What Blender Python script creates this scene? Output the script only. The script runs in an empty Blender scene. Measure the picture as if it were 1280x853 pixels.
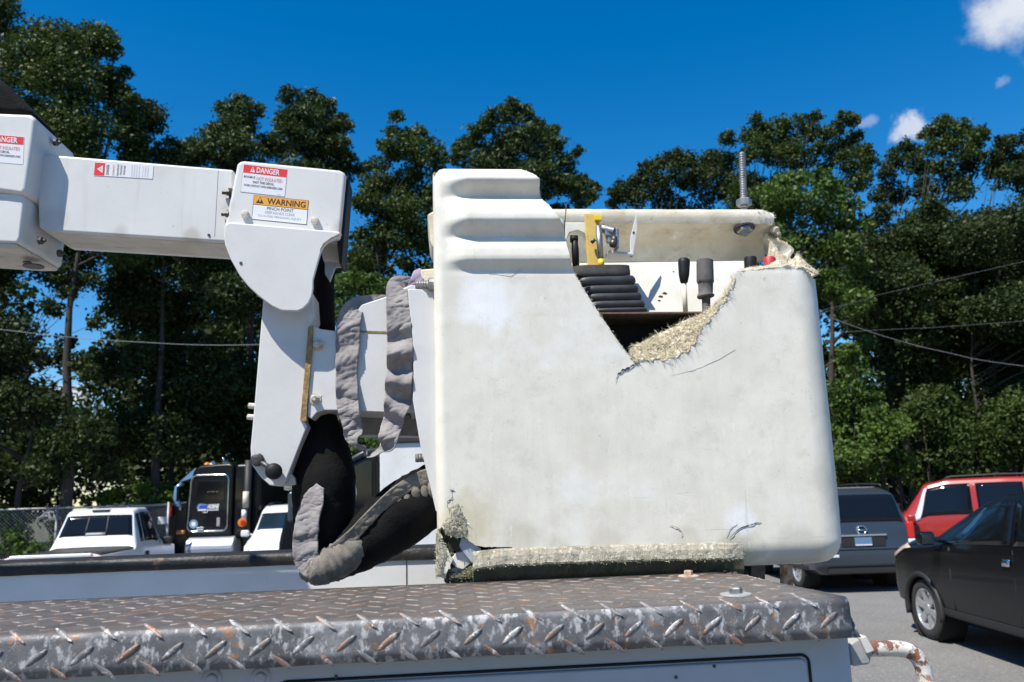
import bpy, bmesh, math, random
import numpy as np
from mathutils import Vector, Matrix, noise
SC = bpy.context.scene
COL = SC.collection
R = math.radians
random.seed(7)
RNG = np.random.default_rng(11)

# ------------------------------------------------------------------ camera
FPX = 995.0                      # focal length in photo pixels (1280 wide) = 28 mm
CX, CY = 640.0, 426.5
CAM = Vector((0.0, 0.0, 1.95))
YAW, PITCH, ROLL = R(5.5), R(10.8), R(1.8)
HV = Vector((math.sin(YAW), math.cos(YAW), 0))
RV = Vector((math.cos(YAW), -math.sin(YAW), 0))
FWD = HV * math.cos(PITCH) + Vector((0, 0, 1)) * math.sin(PITCH)
UP0 = -HV * math.sin(PITCH) + Vector((0, 0, 1)) * math.cos(PITCH)
CR = RV * math.cos(ROLL) - UP0 * math.sin(ROLL)
CU = RV * math.sin(ROLL) + UP0 * math.cos(ROLL)
cd = bpy.data.cameras.new('camera')
cam = bpy.data.objects.new('camera', cd)
COL.objects.link(cam)
cam.matrix_world = Matrix(((CR.x, CU.x, -FWD.x, CAM.x), (CR.y, CU.y, -FWD.y, CAM.y),
                           (CR.z, CU.z, -FWD.z, CAM.z), (0, 0, 0, 1)))
cd.sensor_width = 36.0
cd.lens = FPX / 1280 * 36.0
cd.clip_start = 0.05
cd.clip_end = 3000
cd.dof.use_dof = True
cd.dof.focus_distance = 2.35
cd.dof.aperture_fstop = 5.2
SC.camera = cam

# ------------------------------------------------------------------ light
SUN = Vector((0.40, 0.36, -0.845)).normalized()      # direction the light travels
sl = bpy.data.lights.new('sun', 'SUN')
sl.energy = 4.9
sl.angle = R(0.5)
sl.color = (1.0, 0.95, 0.86)
so = bpy.data.objects.new('sun', sl)
COL.objects.link(so)
so.rotation_euler = SUN.to_track_quat('-Z', 'Y').to_euler()
so.location = (-6, -8, 20)
TO = -SUN
SUN_EL = math.asin(TO.z)
SUN_ROT = math.atan2(TO.x, TO.y)
world = bpy.data.worlds.new('World')
SC.world = world
world.use_nodes = True
SC.view_settings.view_transform = 'Standard'
SC.view_settings.look = 'None'
SC.view_settings.exposure = 0.53
SC.view_settings.gamma = 1.0
SC.cycles.use_denoising = True
SC.cycles.max_bounces = 6
SC.cycles.transparent_max_bounces = 6
SC.cycles.sample_clamp_indirect = 6.0


def ray(px, py):
    return (FWD + CR * ((px - CX) / FPX) + CU * ((CY - py) / FPX))


def build_world():
    nt = world.node_tree
    nt.nodes.clear()
    N = nt.nodes.new
    L = nt.links.new
    out = N('ShaderNodeOutputWorld')
    bg = N('ShaderNodeBackground')
    bg.inputs[1].default_value = 0.1
    sky = N('ShaderNodeTexSky')
    sky.sky_type = 'NISHITA'
    sky.sun_disc = False
    sky.sun_elevation = SUN_EL
    sky.sun_rotation = SUN_ROT
    sky.altitude = 300
    sky.air_density = 1.0
    sky.dust_density = 0.25
    sky.ozone_density = 3.0
    hsv = N('ShaderNodeHueSaturation')
    hsv.inputs['Saturation'].default_value = 1.44
    hsv.inputs['Value'].default_value = 1.12
    L(sky.outputs[0], hsv.inputs['Color'])
    tc = N('ShaderNodeTexCoord')
    prev = hsv.outputs[0]
    # a few small fair weather clouds, each at its own direction in the sky
    for (px, py, rx, ry, dens, seed) in ((1268, 14, 88, 52, 1.0, 1.0), (1136, 160, 26, 22, .8, 5.0),
                                         (1084, 152, 18, 9, .3, 9.0), (1252, 103, 12, 7, .22, 13.0),
                                         (95, 492, 30, 24, 1.0, 17.0)):
        d = ray(px, py).normalized()
        rt = Vector((d.y, -d.x, 0)).normalized()
        up = rt.cross(d)
        dr = N('ShaderNodeVectorMath'); dr.operation = 'DOT_PRODUCT'
        L(tc.outputs['Generated'], dr.inputs[0]); dr.inputs[1].default_value = rt
        du = N('ShaderNodeVectorMath'); du.operation = 'DOT_PRODUCT'
        L(tc.outputs['Generated'], du.inputs[0]); du.inputs[1].default_value = up
        df = N('ShaderNodeVectorMath'); df.operation = 'DOT_PRODUCT'
        L(tc.outputs['Generated'], df.inputs[0]); df.inputs[1].default_value = d
        nz = N('ShaderNodeTexNoise')
        nz.inputs['Scale'].default_value = 900.0 / rx
        nz.inputs['Detail'].default_value = 7
        nz.inputs['Roughness'].default_value = .62
        nz.noise_dimensions = '4D'
        nz.inputs['W'].default_value = seed
        L(tc.outputs['Generated'], nz.inputs['Vector'])

        def m(op, a, b):
            n = N('ShaderNodeMath'); n.operation = op
            for i, q in enumerate((a, b)):
                if isinstance(q, (int, float)):
                    n.inputs[i].default_value = q
                else:
                    L(q, n.inputs[i])
            return n.outputs[0]
        a = m('DIVIDE', dr.outputs['Value'], rx / FPX)
        b = m('DIVIDE', du.outputs['Value'], ry / FPX)
        rr = m('SQRT', m('ADD', m('MULTIPLY', a, a), m('MULTIPLY', b, b)), 0)
        field = m('ADD', m('SUBTRACT', 1.0, rr), m('MULTIPLY', m('SUBTRACT', nz.outputs[0], .5), 2.6))
        mr = N('ShaderNodeMapRange'); mr.interpolation_type = 'SMOOTHSTEP'
        L(field, mr.inputs['Value'])
        mr.inputs['From Min'].default_value = 0.12
        mr.inputs['From Max'].default_value = 0.85
        front = m('GREATER_THAN', df.outputs['Value'], 0.5)
        near = m('LESS_THAN', rr, 1.75)
        msk = m('MULTIPLY', m('MULTIPLY', mr.outputs[0], front), m('MULTIPLY', near, dens))
        # thicker parts of the cloud are whiter
        cr = N('ShaderNodeMix'); cr.data_type = 'RGBA'
        cr.inputs['A'].default_value = (4.2, 4.8, 5.8, 1)
        cr.inputs['B'].default_value = (6.2, 6.3, 6.6, 1)
        L(nz.outputs[0], cr.inputs['Factor'])
        mx = N('ShaderNodeMix'); mx.data_type = 'RGBA'
        L(msk, mx.inputs['Factor']); L(prev, mx.inputs['A']); L(cr.outputs['Result'], mx.inputs['B'])
        prev = mx.outputs['Result']
    L(prev, bg.inputs[0])
    L(bg.outputs[0], out.inputs[0])


build_world()


# ------------------------------------------------------------------ geometry helpers
def P(px, py, Y):
    """point seen at photo pixel (px,py) on the vertical plane y = Y (parallel to the truck's side)"""
    d = ray(px, py)
    return CAM + d * (Y / d.y)


def PX(px, py, X):
    d = ray(px, py)
    return CAM + d * (X / d.x)


def PZ(px, py, Z):
    d = ray(px, py)
    return CAM + d * ((Z - CAM.z) / d.z)


def PD(px, py, D):
    """point at horizontal distance D along the view heading"""
    d = ray(px, py)
    return CAM + d * (D / d.dot(HV))


def project(p):
    q = Vector(p) - CAM
    w = q.dot(FWD)
    return CX + FPX * q.dot(CR) / w, CY - FPX * q.dot(CU) / w


def ground_at(px, D, z=0.0):
    lo, hi = -60.0, 60.0
    for _ in range(50):
        mid = (lo + hi) / 2
        q = CAM + HV * D + RV * mid
        if project((q.x, q.y, z))[0] < px:
            lo = mid
        else:
            hi = mid
    q = CAM + HV * D + RV * lo
    return Vector((q.x, q.y, z))


WS = set()      # things whose parts are written in world coordinates


def mesh_obj(name, verts, faces, mat, parent=None, smooth=False, bevel=0, bseg=2, solid=0, kind=None, subsurf=0):
    me = bpy.data.meshes.new(name)
    me.from_pydata([tuple(v) for v in verts], [], faces)
    return link_mesh(name, me, mat, parent, smooth, bevel, bseg, solid, kind, subsurf)


def link_mesh(name, me, mat, parent=None, smooth=False, bevel=0, bseg=2, solid=0, kind=None, subsurf=0, fix=True):
    if fix:
        bm = bmesh.new(); bm.from_mesh(me)
        bmesh.ops.recalc_face_normals(bm, faces=bm.faces)
        bm.to_mesh(me); bm.free()
    if mat is not None:
        if isinstance(mat, (list, tuple)):
            for m in mat:
                me.materials.append(m)
        else:
            me.materials.append(mat)
    o = bpy.data.objects.new(name, me)
    COL.objects.link(o)
    if parent is not None:
        o.parent = parent
        if parent.name in WS:
            o.matrix_parent_inverse = parent.matrix_basis.inverted()
    if smooth or bevel or subsurf:
        me.polygons.foreach_set('use_smooth', [True] * len(me.polygons))
    if subsurf:
        md = o.modifiers.new('subd', 'SUBSURF'); md.levels = md.render_levels = subsurf
    if solid:
        md = o.modifiers.new('thick', 'SOLIDIFY'); md.thickness = solid; md.offset = -1
    if bevel:
        md = o.modifiers.new('bevel', 'BEVEL'); md.width = bevel; md.segments = bseg
        md.limit_method = 'ANGLE'; md.angle_limit = R(35); md.harden_normals = False
        md = o.modifiers.new('wn', 'WEIGHTED_NORMAL'); md.keep_sharp = True
    if kind:
        o['kind'] = kind
    return o


def thing(name, label, cat, loc=(0, 0, 0), rz=0.0, group=None):
    o = bpy.data.objects.new(name, None)
    COL.objects.link(o)
    o.empty_display_size = .1
    o.location = loc
    o.rotation_euler = (0, 0, rz)
    o['label'] = label
    o['category'] = cat
    if group:
        o['group'] = group
    return o


def tag(o, label, cat, group=None):
    o['label'] = label
    o['category'] = cat
    if group:
        o['group'] = group
    return o


class MB:
    """collects primitive shapes into one mesh"""

    def __init__(self):
        self.v, self.f = [], []

    def add(self, vs, fs):
        n = len(self.v)
        self.v += [Vector(v) for v in vs]
        self.f += [tuple(i + n for i in f) for f in fs]

    def prism(self, front, back):
        n = len(front)
        fs = [tuple(range(n)), tuple(range(2 * n - 1, n - 1, -1))]
        for i in range(n):
            j = (i + 1) % n
            fs.append((i, j, n + j, n + i))
        self.add(list(front) + list(back), fs)

    def slab(self, poly, Yf, Yb):
        fr = [P(x, y, Yf) for x, y in poly]
        bk = [v + Vector((0, Yb - Yf, 0)) for v in fr]
        self.prism(fr, bk)

    def box(self, x0, x1, y0, y1, z0, z1):
        self.add([(x0, y0, z0), (x1, y0, z0), (x1, y1, z0), (x0, y1, z0), (x0, y0, z1), (x1, y0, z1), (x1, y1, z1), (x0, y1, z1)],
                 [(0, 3, 2, 1), (4, 5, 6, 7), (0, 1, 5, 4), (1, 2, 6, 5), (2, 3, 7, 6), (3, 0, 4, 7)])

    def tube(self, pts, rad, n=10, cap=True, flat=None):
        pts = [Vector(p) for p in pts]
        if not isinstance(rad, (list, tuple)):
            rad = [rad] * len(pts)
        rings = []
        ref = None
        for i, p in enumerate(pts):
            t = (pts[min(i + 1, len(pts) - 1)] - pts[max(i - 1, 0)])
            t = t.normalized() if t.length > 1e-9 else Vector((0, 0, 1))
            if ref is None:
                ref = Vector((0, 1, 0)) if abs(t.y) < .9 else Vector((1, 0, 0))
            a = (ref - t * ref.dot(t))
            a = a.normalized() if a.length > 1e-6 else t.orthogonal().normalized()
            ref = a
            b = t.cross(a)
            rings.append([p + (a * math.cos(2 * math.pi * k / n) * (flat or 1) + b * math.sin(2 * math.pi * k / n)) * rad[i] for k in range(n)])
        vs = [v for r in rings for v in r]
        fs = []
        for i in range(len(pts) - 1):
            for k in range(n):
                k2 = (k + 1) % n
                fs.append((i * n + k, i * n + k2, (i + 1) * n + k2, (i + 1) * n + k))
        if cap:
            fs.append(tuple(range(n - 1, -1, -1)))
            fs.append(tuple(range((len(pts) - 1) * n, len(pts) * n)))
        self.add(vs, fs)

    def lathe(self, base, axis, prof, n=14):
        """prof: list of (distance along axis, radius)"""
        base = Vector(base); axis = Vector(axis).normalized()
        a = axis.orthogonal().normalized(); b = axis.cross(a)
        vs = []
        for (t, r) in prof:
            for k in range(n):
                an = 2 * math.pi * k / n
                vs.append(base + axis * t + (a * math.cos(an) + b * math.sin(an)) * r)
        fs = []
        for i in range(len(prof) - 1):
            for k in range(n):
                k2 = (k + 1) % n
                fs.append((i * n + k, i * n + k2, (i + 1) * n + k2, (i + 1) * n + k))
        fs.append(tuple(range(n - 1, -1, -1)))
        fs.append(tuple(range((len(prof) - 1) * n, len(prof) * n)))
        self.add(vs, fs)

    def build(self, name, mat, parent=None, **k):
        return mesh_obj(name, self.v, self.f, mat, parent, **k)


def catmull(pts, n):
    """smooth a list of tuples by Catmull-Rom, n steps per segment"""
    pts = [np.array(p, float) for p in pts]
    out = []
    for i in range(len(pts) - 1):
        p0 = pts[max(i - 1, 0)]; p1 = pts[i]; p2 = pts[i + 1]; p3 = pts[min(i + 2, len(pts) - 1)]
        for k in range(n):
            t = k / n
            out.append(.5 * ((2 * p1) + (-p0 + p2) * t + (2 * p0 - 5 * p1 + 4 * p2 - p3) * t * t + (-p0 + 3 * p1 - 3 * p2 + p3) * t ** 3))
    out.append(pts[-1])
    return out


# ------------------------------------------------------------------ materials
def material(name, base, base2=None, scale=6.0, rough=.5, metal=0.0, bump=0.0, bscale=60.0, layers=(), stretch=(1, 1, 1),
             spec=.5, coat=0.0, trans=0.0, rvar=0.0, mixlo=.35, mixhi=.65, sub=0.0, blobs=()):
    """noise mixed paint; layers = (colour, noise scale, lo, hi, strength[, stretch[, rough]]) laid over as stains and wear"""
    m = bpy.data.materials.new(name)
    m.use_nodes = True
    nt = m.node_tree
    N = nt.nodes.new
    L = nt.links.new
    bs = nt.nodes['Principled BSDF']
    out = nt.nodes['Material Output']
    geo = N('ShaderNodeNewGeometry')

    def nz(sc, st=(1, 1, 1), detail=5.0, rg=.6):
        mp = N('ShaderNodeMapping'); mp.inputs['Scale'].default_value = st
        L(geo.outputs['Position'], mp.inputs['Vector'])
        n = N('ShaderNodeTexNoise')
        n.inputs['Scale'].default_value = sc
        n.inputs['Detail'].default_value = detail
        n.inputs['Roughness'].default_value = rg
        L(mp.outputs[0], n.inputs['Vector'])
        return n.outputs[0]

    def rng(v, lo, hi, a=0.0, b=1.0):
        r = N('ShaderNodeMapRange')
        L(v, r.inputs['Value'])
        r.inputs['From Min'].default_value = lo
        r.inputs['From Max'].default_value = hi
        r.inputs['To Min'].default_value = a
        r.inputs['To Max'].default_value = b
        return r.outputs[0]
    c4 = lambda c: (c[0], c[1], c[2], 1)
    rsock = None
    if base2 is not None:
        mx = N('ShaderNodeMix'); mx.data_type = 'RGBA'
        L(rng(nz(scale, stretch), mixlo, mixhi), mx.inputs['Factor'])
        mx.inputs['A'].default_value = c4(base); mx.inputs['B'].default_value = c4(base2)
        col = mx.outputs['Result']
    else:
        rgb = N('ShaderNodeRGB'); rgb.outputs[0].default_value = c4(base); col = rgb.outputs[0]
    for bl in blobs:   # (centre, radius, colour, strength): a patch or stain at one place
        ctr, rad, c, st = bl
        vm = N('ShaderNodeVectorMath'); vm.operation = 'DISTANCE'
        L(geo.outputs['Position'], vm.inputs[0]); vm.inputs[1].default_value = ctr
        ad = N('ShaderNodeMath'); ad.operation = 'MULTIPLY_ADD'
        L(nz(11.0), ad.inputs[0]); ad.inputs[1].default_value = rad * 1.6; L(vm.outputs['Value'], ad.inputs[2])
        f = rng(ad.outputs[0], rad * 1.35, rad * 1.95, st, 0.0)
        mx = N('ShaderNodeMix'); mx.data_type = 'RGBA'
        L(f, mx.inputs['Factor']); L(col, mx.inputs['A']); mx.inputs['B'].default_value = c4(c)
        col = mx.outputs['Result']
    for ly in layers:
        c, sc, lo, hi, st = ly[:5]
        sr = ly[5] if len(ly) > 5 else (1, 1, 1)
        f = rng(nz(sc, sr, 6.0, .65), lo, hi, 0.0, st)
        mx = N('ShaderNodeMix'); mx.data_type = 'RGBA'
        L(f, mx.inputs['Factor']); L(col, mx.inputs['A']); mx.inputs['B'].default_value = c4(c)
        col = mx.outputs['Result']
    L(col, bs.inputs['Base Color'])
    bs.inputs['Roughness'].default_value = rough
    if rvar:
        L(rng(nz(scale * 3), .3, .7, max(0, rough - rvar), min(1, rough + rvar)), bs.inputs['Roughness'])
    bs.inputs['Metallic'].default_value = metal
    bs.inputs['Specular IOR Level'].default_value = spec
    if coat:
        bs.inputs['Coat Weight'].default_value = coat
        bs.inputs['Coat Roughness'].default_value = .05
    if bump:
        bp = N('ShaderNodeBump')
        bp.inputs['Strength'].default_value = 1.0
        bp.inputs['Distance'].default_value = bump
        L(nz(bscale, (1, 1, 1), 4.0, .7), bp.inputs['Height'])
        L(bp.outputs[0], bs.inputs['Normal'])
    if trans:
        tr = N('ShaderNodeBsdfTranslucent')
        L(col, tr.inputs['Color'])
        ms = N('ShaderNodeMixShader'); ms.inputs[0].default_value = trans
        L(bs.outputs[0], ms.inputs[1]); L(tr.outputs[0], ms.inputs[2])
        L(ms.outputs[0], out.inputs[0])
    return m


YB = 2.38     # bucket front face
M = {}
M['fiberglass'] = material('aged white fibreglass', (.76, .735, .645), (.69, .66, .57), 8, rough=.42, bump=.0004, bscale=45, rvar=.1,
                           layers=(((.50, .47, .40), 9, .52, .80, .25, (1.6, 1, .22)), ((.36, .34, .29), 420, .60, .68, .4), ((.42, .40, .35), 60, .66, .70, .5, (.06, 1, 1)), ((.38, .36, .31), 70, .67, .70, .28, (.7, 1, .05)), ((.80, .79, .74), 60, .62, .68, .5, (1, 1, .2)), ((.46, .43, .36), 38, .52, .74, .15, (1, 1, .07)), ((.30, .27, .22), 240, .62, .70, .55), ((.52, .49, .42), 15, .54, .68, .35), ((.62, .58, .49), 2.6, .48, .70, .22), ((.22, .20, .17), 34, .66, .76, .5),
                                   ((.30, .28, .25), 130, .64, .72, .45), ((.83, .83, .81), 3.2, .55, .7, .6)),
                           blobs=((P(608, 378, YB), .10, (.86, .87, .88), .9), (P(580, 660, YB), .10, (.55, .50, .34), .75),
                                  (P(925, 690, YB), .07, (.30, .31, .20), .6), (P(700, 690, YB), .05, (.45, .42, .33), .5),
                                  (P(925, 650, YB), .05, (.84, .85, .87), .7), (P(1000, 692, YB), .09, (.48, .45, .37), .55), (P(860, 672, YB), .05, (.50, .47, .38), .45), (P(760, 676, YB), .05, (.50, .46, .36), .45), (P(650, 676, YB), .06, (.50, .46, .36), .5), (P(1030, 600, YB), .05, (.50, .48, .42), .4)))
M['inner_white'] = material('inner white gelcoat', (.78, .77, .72), (.68, .66, .58), 9, rough=.45, bump=.0008, bscale=120,
                            layers=(((.33, .27, .19), 22, .62, .74, .5), ((.10, .09, .08), 60, .70, .74, .6)))
M['rim_cream'] = material('stained cream rim', (.66, .61, .49), (.50, .44, .33), 7, rough=.5, bump=.0015, bscale=70,
                          layers=(((.40, .27, .12), 14, .58, .72, .6), ((.12, .10, .09), 30, .66, .71, .6, (1, 1, 2.5)), ((.84, .82, .76), 9, .55, .7, .6)))
M['fibre'] = material('torn glass fibre', (.56, .49, .34), (.40, .33, .21), 40, rough=.9, bump=.004, bscale=160,
                      layers=(((.80, .77, .66), 70, .5, .62, .8), ((.22, .18, .12), 55, .60, .68, .6)))
M['fibre_moss'] = material('torn fibre with moss', (.42, .385, .30), (.25, .23, .18), 30, rough=.95, bump=.004, bscale=150,
                           layers=(((.60, .57, .48), 80, .54, .62, .8), ((.10, .12, .04), 13, .60, .68, .75), ((.50, .25, .06), 18, .66, .70, .8)))
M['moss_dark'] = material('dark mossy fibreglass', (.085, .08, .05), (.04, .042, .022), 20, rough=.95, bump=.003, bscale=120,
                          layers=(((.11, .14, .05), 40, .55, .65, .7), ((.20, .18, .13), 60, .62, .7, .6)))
M['strand'] = material('pale fibre strand', (.80, .76, .64), (.62, .55, .38), 90, rough=.8)
M['strand_green'] = material('dry greenish fibre strand', (.60, .60, .42), (.36, .38, .20), 90, rough=.85)
M['boom_white'] = material('white boom paint', (.67, .66, .635), (.62, .61, .59), 4, rough=.33, bump=.0004, bscale=40,
                           layers=(((.45, .43, .38), 6, .56, .80, .35), ((.40, .37, .32), 30, .54, .74, .25, (1, 1, .08)), ((.24, .22, .19), 60, .66, .73, .5)),
                         blobs=((P(62, 275, 2.445), .05, (.46, .44, .39), .5), (P(285, 258, 2.44), .03, (.42, .40, .34), .5), (P(426, 285, 2.425), .03, (.40, .36, .30), .6), (P(240, 296, 2.445), .03, (.40, .37, .30), .6), (P(150, 292, 2.445), .03, (.44, .41, .34), .5), (P(330, 330, 2.376), .05, (.56, .54, .49), .5)))
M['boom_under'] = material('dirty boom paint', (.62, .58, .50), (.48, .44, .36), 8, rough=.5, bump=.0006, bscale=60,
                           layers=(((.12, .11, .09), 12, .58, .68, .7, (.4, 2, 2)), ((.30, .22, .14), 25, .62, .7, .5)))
M['plate_white'] = material('scuffed white plate paint', (.66, .65, .63), (.60, .59, .57), 5, rough=.36, bump=.0005, bscale=50,
                            layers=(((.50, .48, .44), 7, .60, .8, .4), ((.12, .10, .08), 45, .72, .76, .7)))
M['seam'] = material('rusty sealant seam', (.42, .29, .12), (.22, .14, .07), 60, rough=.9, bump=.003, bscale=140)
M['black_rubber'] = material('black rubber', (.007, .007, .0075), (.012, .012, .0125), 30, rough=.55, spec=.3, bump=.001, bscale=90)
M['black_cloth'] = material('sooty black canvas', (.005, .005, .0055), (.011, .0105, .010), 14, rough=.9, bump=.003, bscale=80, spec=.15)
M['grey_cloth'] = material('weathered grey webbing', (.31, .29, .28), (.19, .172, .172), 16, rough=.95, bump=.0012, bscale=260,
                           layers=(((.25, .20, .25), 7, .52, .66, .7), ((.07, .065, .065), 11, .62, .74, .6), ((.40, .38, .35), 20, .62, .72, .5)))
M['hem_cloth'] = material('faded khaki canvas hem', (.235, .215, .18), (.14, .125, .105), 18, rough=.95, bump=.0025, bscale=150,
                          layers=(((.08, .075, .065), 14, .60, .70, .6), ((.44, .41, .34), 24, .60, .7, .5)))
M['steel'] = material('zinc steel', (.42, .42, .42), (.28, .27, .26), 60, rough=.42, metal=.8, bump=.0005, bscale=200)
M['dull_bolt'] = material('painted bolt', (.60, .58, .53), (.40, .36, .29), 120, rough=.5, bump=.0008, bscale=200)
M['dark_steel'] = material('dark oily steel', (.06, .06, .065), (.11, .10, .09), 60, rough=.45, metal=.5)
M['yellow'] = material('chipped yellow paint', (.72, .50, .12), (.62, .44, .14), 30, rough=.45, bump=.0006, bscale=90,
                       layers=(((.75, .68, .45), 40, .6, .68, .6), ((.10, .08, .04), 60, .68, .72, .7)))
M['yellow_bright'] = material('bright yellow grip', (.80, .56, .02), None, rough=.4)
M['boot'] = material('black rubber bellows', (.022, .024, .028), (.045, .046, .05), 18, rough=.5, bump=.0006, bscale=150,
                     layers=(((.16, .15, .14), 50, .64, .72, .5),))
M['boot_top'] = material('dusty rubber', (.075, .068, .06), (.04, .038, .036), 20, rough=.7, bump=.001, bscale=140)
M['grey_rubber'] = material('grey rubber sheath', (.12, .11, .105), (.08, .075, .072), 30, rough=.7, bump=.0006, bscale=150)
M['red_knob'] = material('faded red knob', (.50, .03, .035), (.38, .03, .03), 60, rough=.5, bump=.001, bscale=150,
                         layers=(((.65, .35, .33), 80, .62, .7, .6),))
M['ivory'] = material('ivory lever', (.62, .58, .45), None, rough=.5)
M['brown_edge'] = material('brown deck plate', (.16, .11, .07), (.09, .065, .045), 40, rough=.8, bump=.001, bscale=100)
M['blue_tape'] = material('blue tape', (.42, .58, .68), None, rough=.6)
M['lid'] = material('worn tread plate', (.145, .128, .118), (.095, .086, .082), 13, rough=.5, metal=.25, bump=.0008, bscale=180, rvar=.12,
                    layers=(((.20, .115, .075), 9, .52, .70, .75), ((.33, .155, .06), 26, .60, .70, .85), ((.46, .36, .25), 7, .66, .72, .7, (1, 3, 1)),
                            ((.42, .42, .42), 120, .62, .70, .6)))
M['lid_lip'] = material('scuffed tread plate lip', (.16, .160, .165), (.09, .09, .096), 14, rough=.58, metal=.1, bump=.001, bscale=150, rvar=.12,
                        layers=(((.55, .55, .56), 60, .52, .62, .7, (1, 1, .6)), ((.50, .50, .51), 5, .56, .68, .4), ((.04, .042, .05), 16, .56, .66, .7), ((.32, .15, .06), 22, .60, .68, .85),
                                ((.30, .22, .16), 9, .62, .72, .5)))
M['bar'] = material('worn raised tread', (.22, .215, .215), (.13, .13, .135), 30, rough=.5, metal=.3, bump=.0012, bscale=220,
                    layers=(((.56, .55, .54), 34, .54, .63, .8), ((.30, .14, .07), 19, .52, .60, .8), ((.70, .69, .68), 90, .58, .66, .7), ((.10, .09, .09), 60, .60, .68, .8)))
M['bar_top'] = material('worn brownish tread', (.21, .183, .165), (.14, .122, .112), 25, rough=.5, metal=.3, bump=.001, bscale=220,
                        layers=(((.30, .17, .10), 16, .54, .64, .8), ((.62, .60, .57), 33, .50, .60, .3)))
M['bar_dark'] = material('blackened tread', (.05, .048, .048), (.03, .03, .03), 25, rough=.5, metal=.2, layers=(((.35, .2, .13), 9, .60, .70, .8), ((.4, .38, .36), 50, .64, .7, .6)))
M['edge_pale'] = material('bare cut edge', (.50, .45, .41), (.30, .21, .16), 60, rough=.7, layers=(((.45, .18, .08), 30, .58, .66, .8),))
M['rail_black'] = material('black bed rail tread', (.016, .016, .016), (.03, .027, .025), 20, rough=.5, metal=.2, bump=.003, bscale=60,
                           layers=(((.30, .15, .08), 9, .62, .72, .8), ((.36, .33, .30), 50, .64, .7, .6)))
M['truck_paint'] = material('chalky truck paint with shade blue', (.42, .47, .52), (.37, .42, .47), 5, rough=.4, bump=.0004, bscale=40,  # white paint in shade; the blue of that shade is in the colour
                            layers=(((.12, .13, .14), 26, .70, .75, .7),))
M['bed_wall'] = material('scratched white bed wall', (.70, .70, .69), (.62, .62, .61), 5, rough=.45,
                         layers=(((.13, .13, .13), 9, .68, .73, .7, (1, 1, 2)), ((.10, .10, .10), 42, .72, .75, .8), ((.32, .20, .12), 24, .72, .75, .7)))
M['rust_pipe'] = material('white pipe flaking to rust', (.68, .66, .62), (.58, .55, .50), 12, rough=.55, bump=.002, bscale=90,
                          layers=(((.16, .055, .025), 16, .50, .54, .95, (1, 1, 1)), ((.36, .14, .05), 40, .58, .64, .8)))
M['rust'] = material('rust', (.30, .13, .05), (.55, .48, .42), 40, rough=.85, bump=.002, bscale=90)
M['lamp_grey'] = material('grey lamp housing', (.36, .36, .36), (.26, .26, .27), 20, rough=.5)
M['decal_white'] = material('white decal film', (.72, .725, .74), None, rough=.35)
M['decal_red'] = material('red decal print', (.72, .03, .025), (.62, .03, .03), 30, rough=.4)
M['decal_orange'] = material('orange decal print', (.80, .36, .03), (.70, .32, .04), 30, rough=.4)
M['decal_black'] = material('black decal print', (.02, .02, .02), None, rough=.4)
M['decal_grey'] = material('faded decal print', (.28, .28, .30), None, rough=.4)
M['decal_pink'] = material('faded red print', (.60, .22, .20), None, rough=.4)
M['purple_cloth'] = material('faded lilac cloth', (.34, .29, .40), (.27, .23, .32), 30, rough=.95, bump=.002, bscale=120)


# ------------------------------------------------------------------ the truck the camera looks across
def WSthing(name, label, cat, loc, group=None):
    WS.add(name)
    return thing(name, label, cat, loc, 0, group)


truck = WSthing('utility_truck', 'parked service truck with rusty tread plate tool box lid across the foreground', 'truck', (-.3, 2.5, 0))
LZ = 1.702          # top of the lid
LYF, LYB = 1.765, 2.372
LX0, LX1 = -1.75, .895


def lid_section(x):
    """front to back outline of the lid in (y,z): lip, rolled bend, flat top"""
    w = .0016 * noise.noise((x * 7, 0, 0))
    o = [(LYF - .012, 1.617 + w * 2), (LYF - .0145, 1.640 + w), (LYF - .013, 1.664)]
    for k in range(6):
        a = math.pi / 2 * k / 5
        o.append((LYF + .006 - .018 * math.cos(a), LZ - .016 + .016 * math.sin(a)))
    o += [(LYF + .1, LZ + w), (LYF + .3, LZ - w), (LYF + .5, LZ + w), (LYB, LZ)]
    return o


def build_lid():
    xs = list(np.linspace(LX0, LX1, 54))
    secs = [lid_section(x) for x in xs]
    n = len(secs[0])
    vs = []
    for i, x in enumerate(xs):
        for (y, z) in secs[i]:
            xx = x
            if x > LX1 - .001:       # right edge runs back to the left a little
                xx = LX1 - max(0, (y - LYF)) * .10 + (.02 if z < 1.63 else 0)
            vs.append((xx, y, z))
    fs = []
    for i in range(len(xs) - 1):
        for k in range(n - 1):
            f = (i * n + k, (i + 1) * n + k, (i + 1) * n + k + 1, i * n + k + 1)
            fs.append(f)
    me = bpy.data.meshes.new('lid')
    me.from_pydata(vs, [], fs)
    me.materials.append(M['lid']); me.materials.append(M['lid_lip']); me.materials.append(M['edge_pale'])
    for p in me.polygons:
        k = p.index % (n - 1)
        p.material_index = 1 if k < 6 else 0
    o = link_mesh('lid', me, None, truck, smooth=True, fix=False)
    md = o.modifiers.new('thick', 'SOLIDIFY'); md.thickness = .004; md.offset = -1; md.material_offset_rim = 2
    # end lip folded down on the right
    mb = MB()
    x = LX1
    pts_t = [(x - .10 * t - .002, LYF + t, LZ - .001) for t in (.02, .2, .4, .60)]
    pts_b = [(x - .10 * t + .014, LYF + t, 1.62) for t in (-.008, .2, .4, .60)]
    for i in range(3):
        mb.add([pts_t[i], pts_t[i + 1], pts_b[i + 1], pts_b[i]], [(0, 1, 2, 3)])
    mb.build('lid_end', M['lid_lip'], o, solid=.004)
    return o


lid = build_lid()


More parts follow.
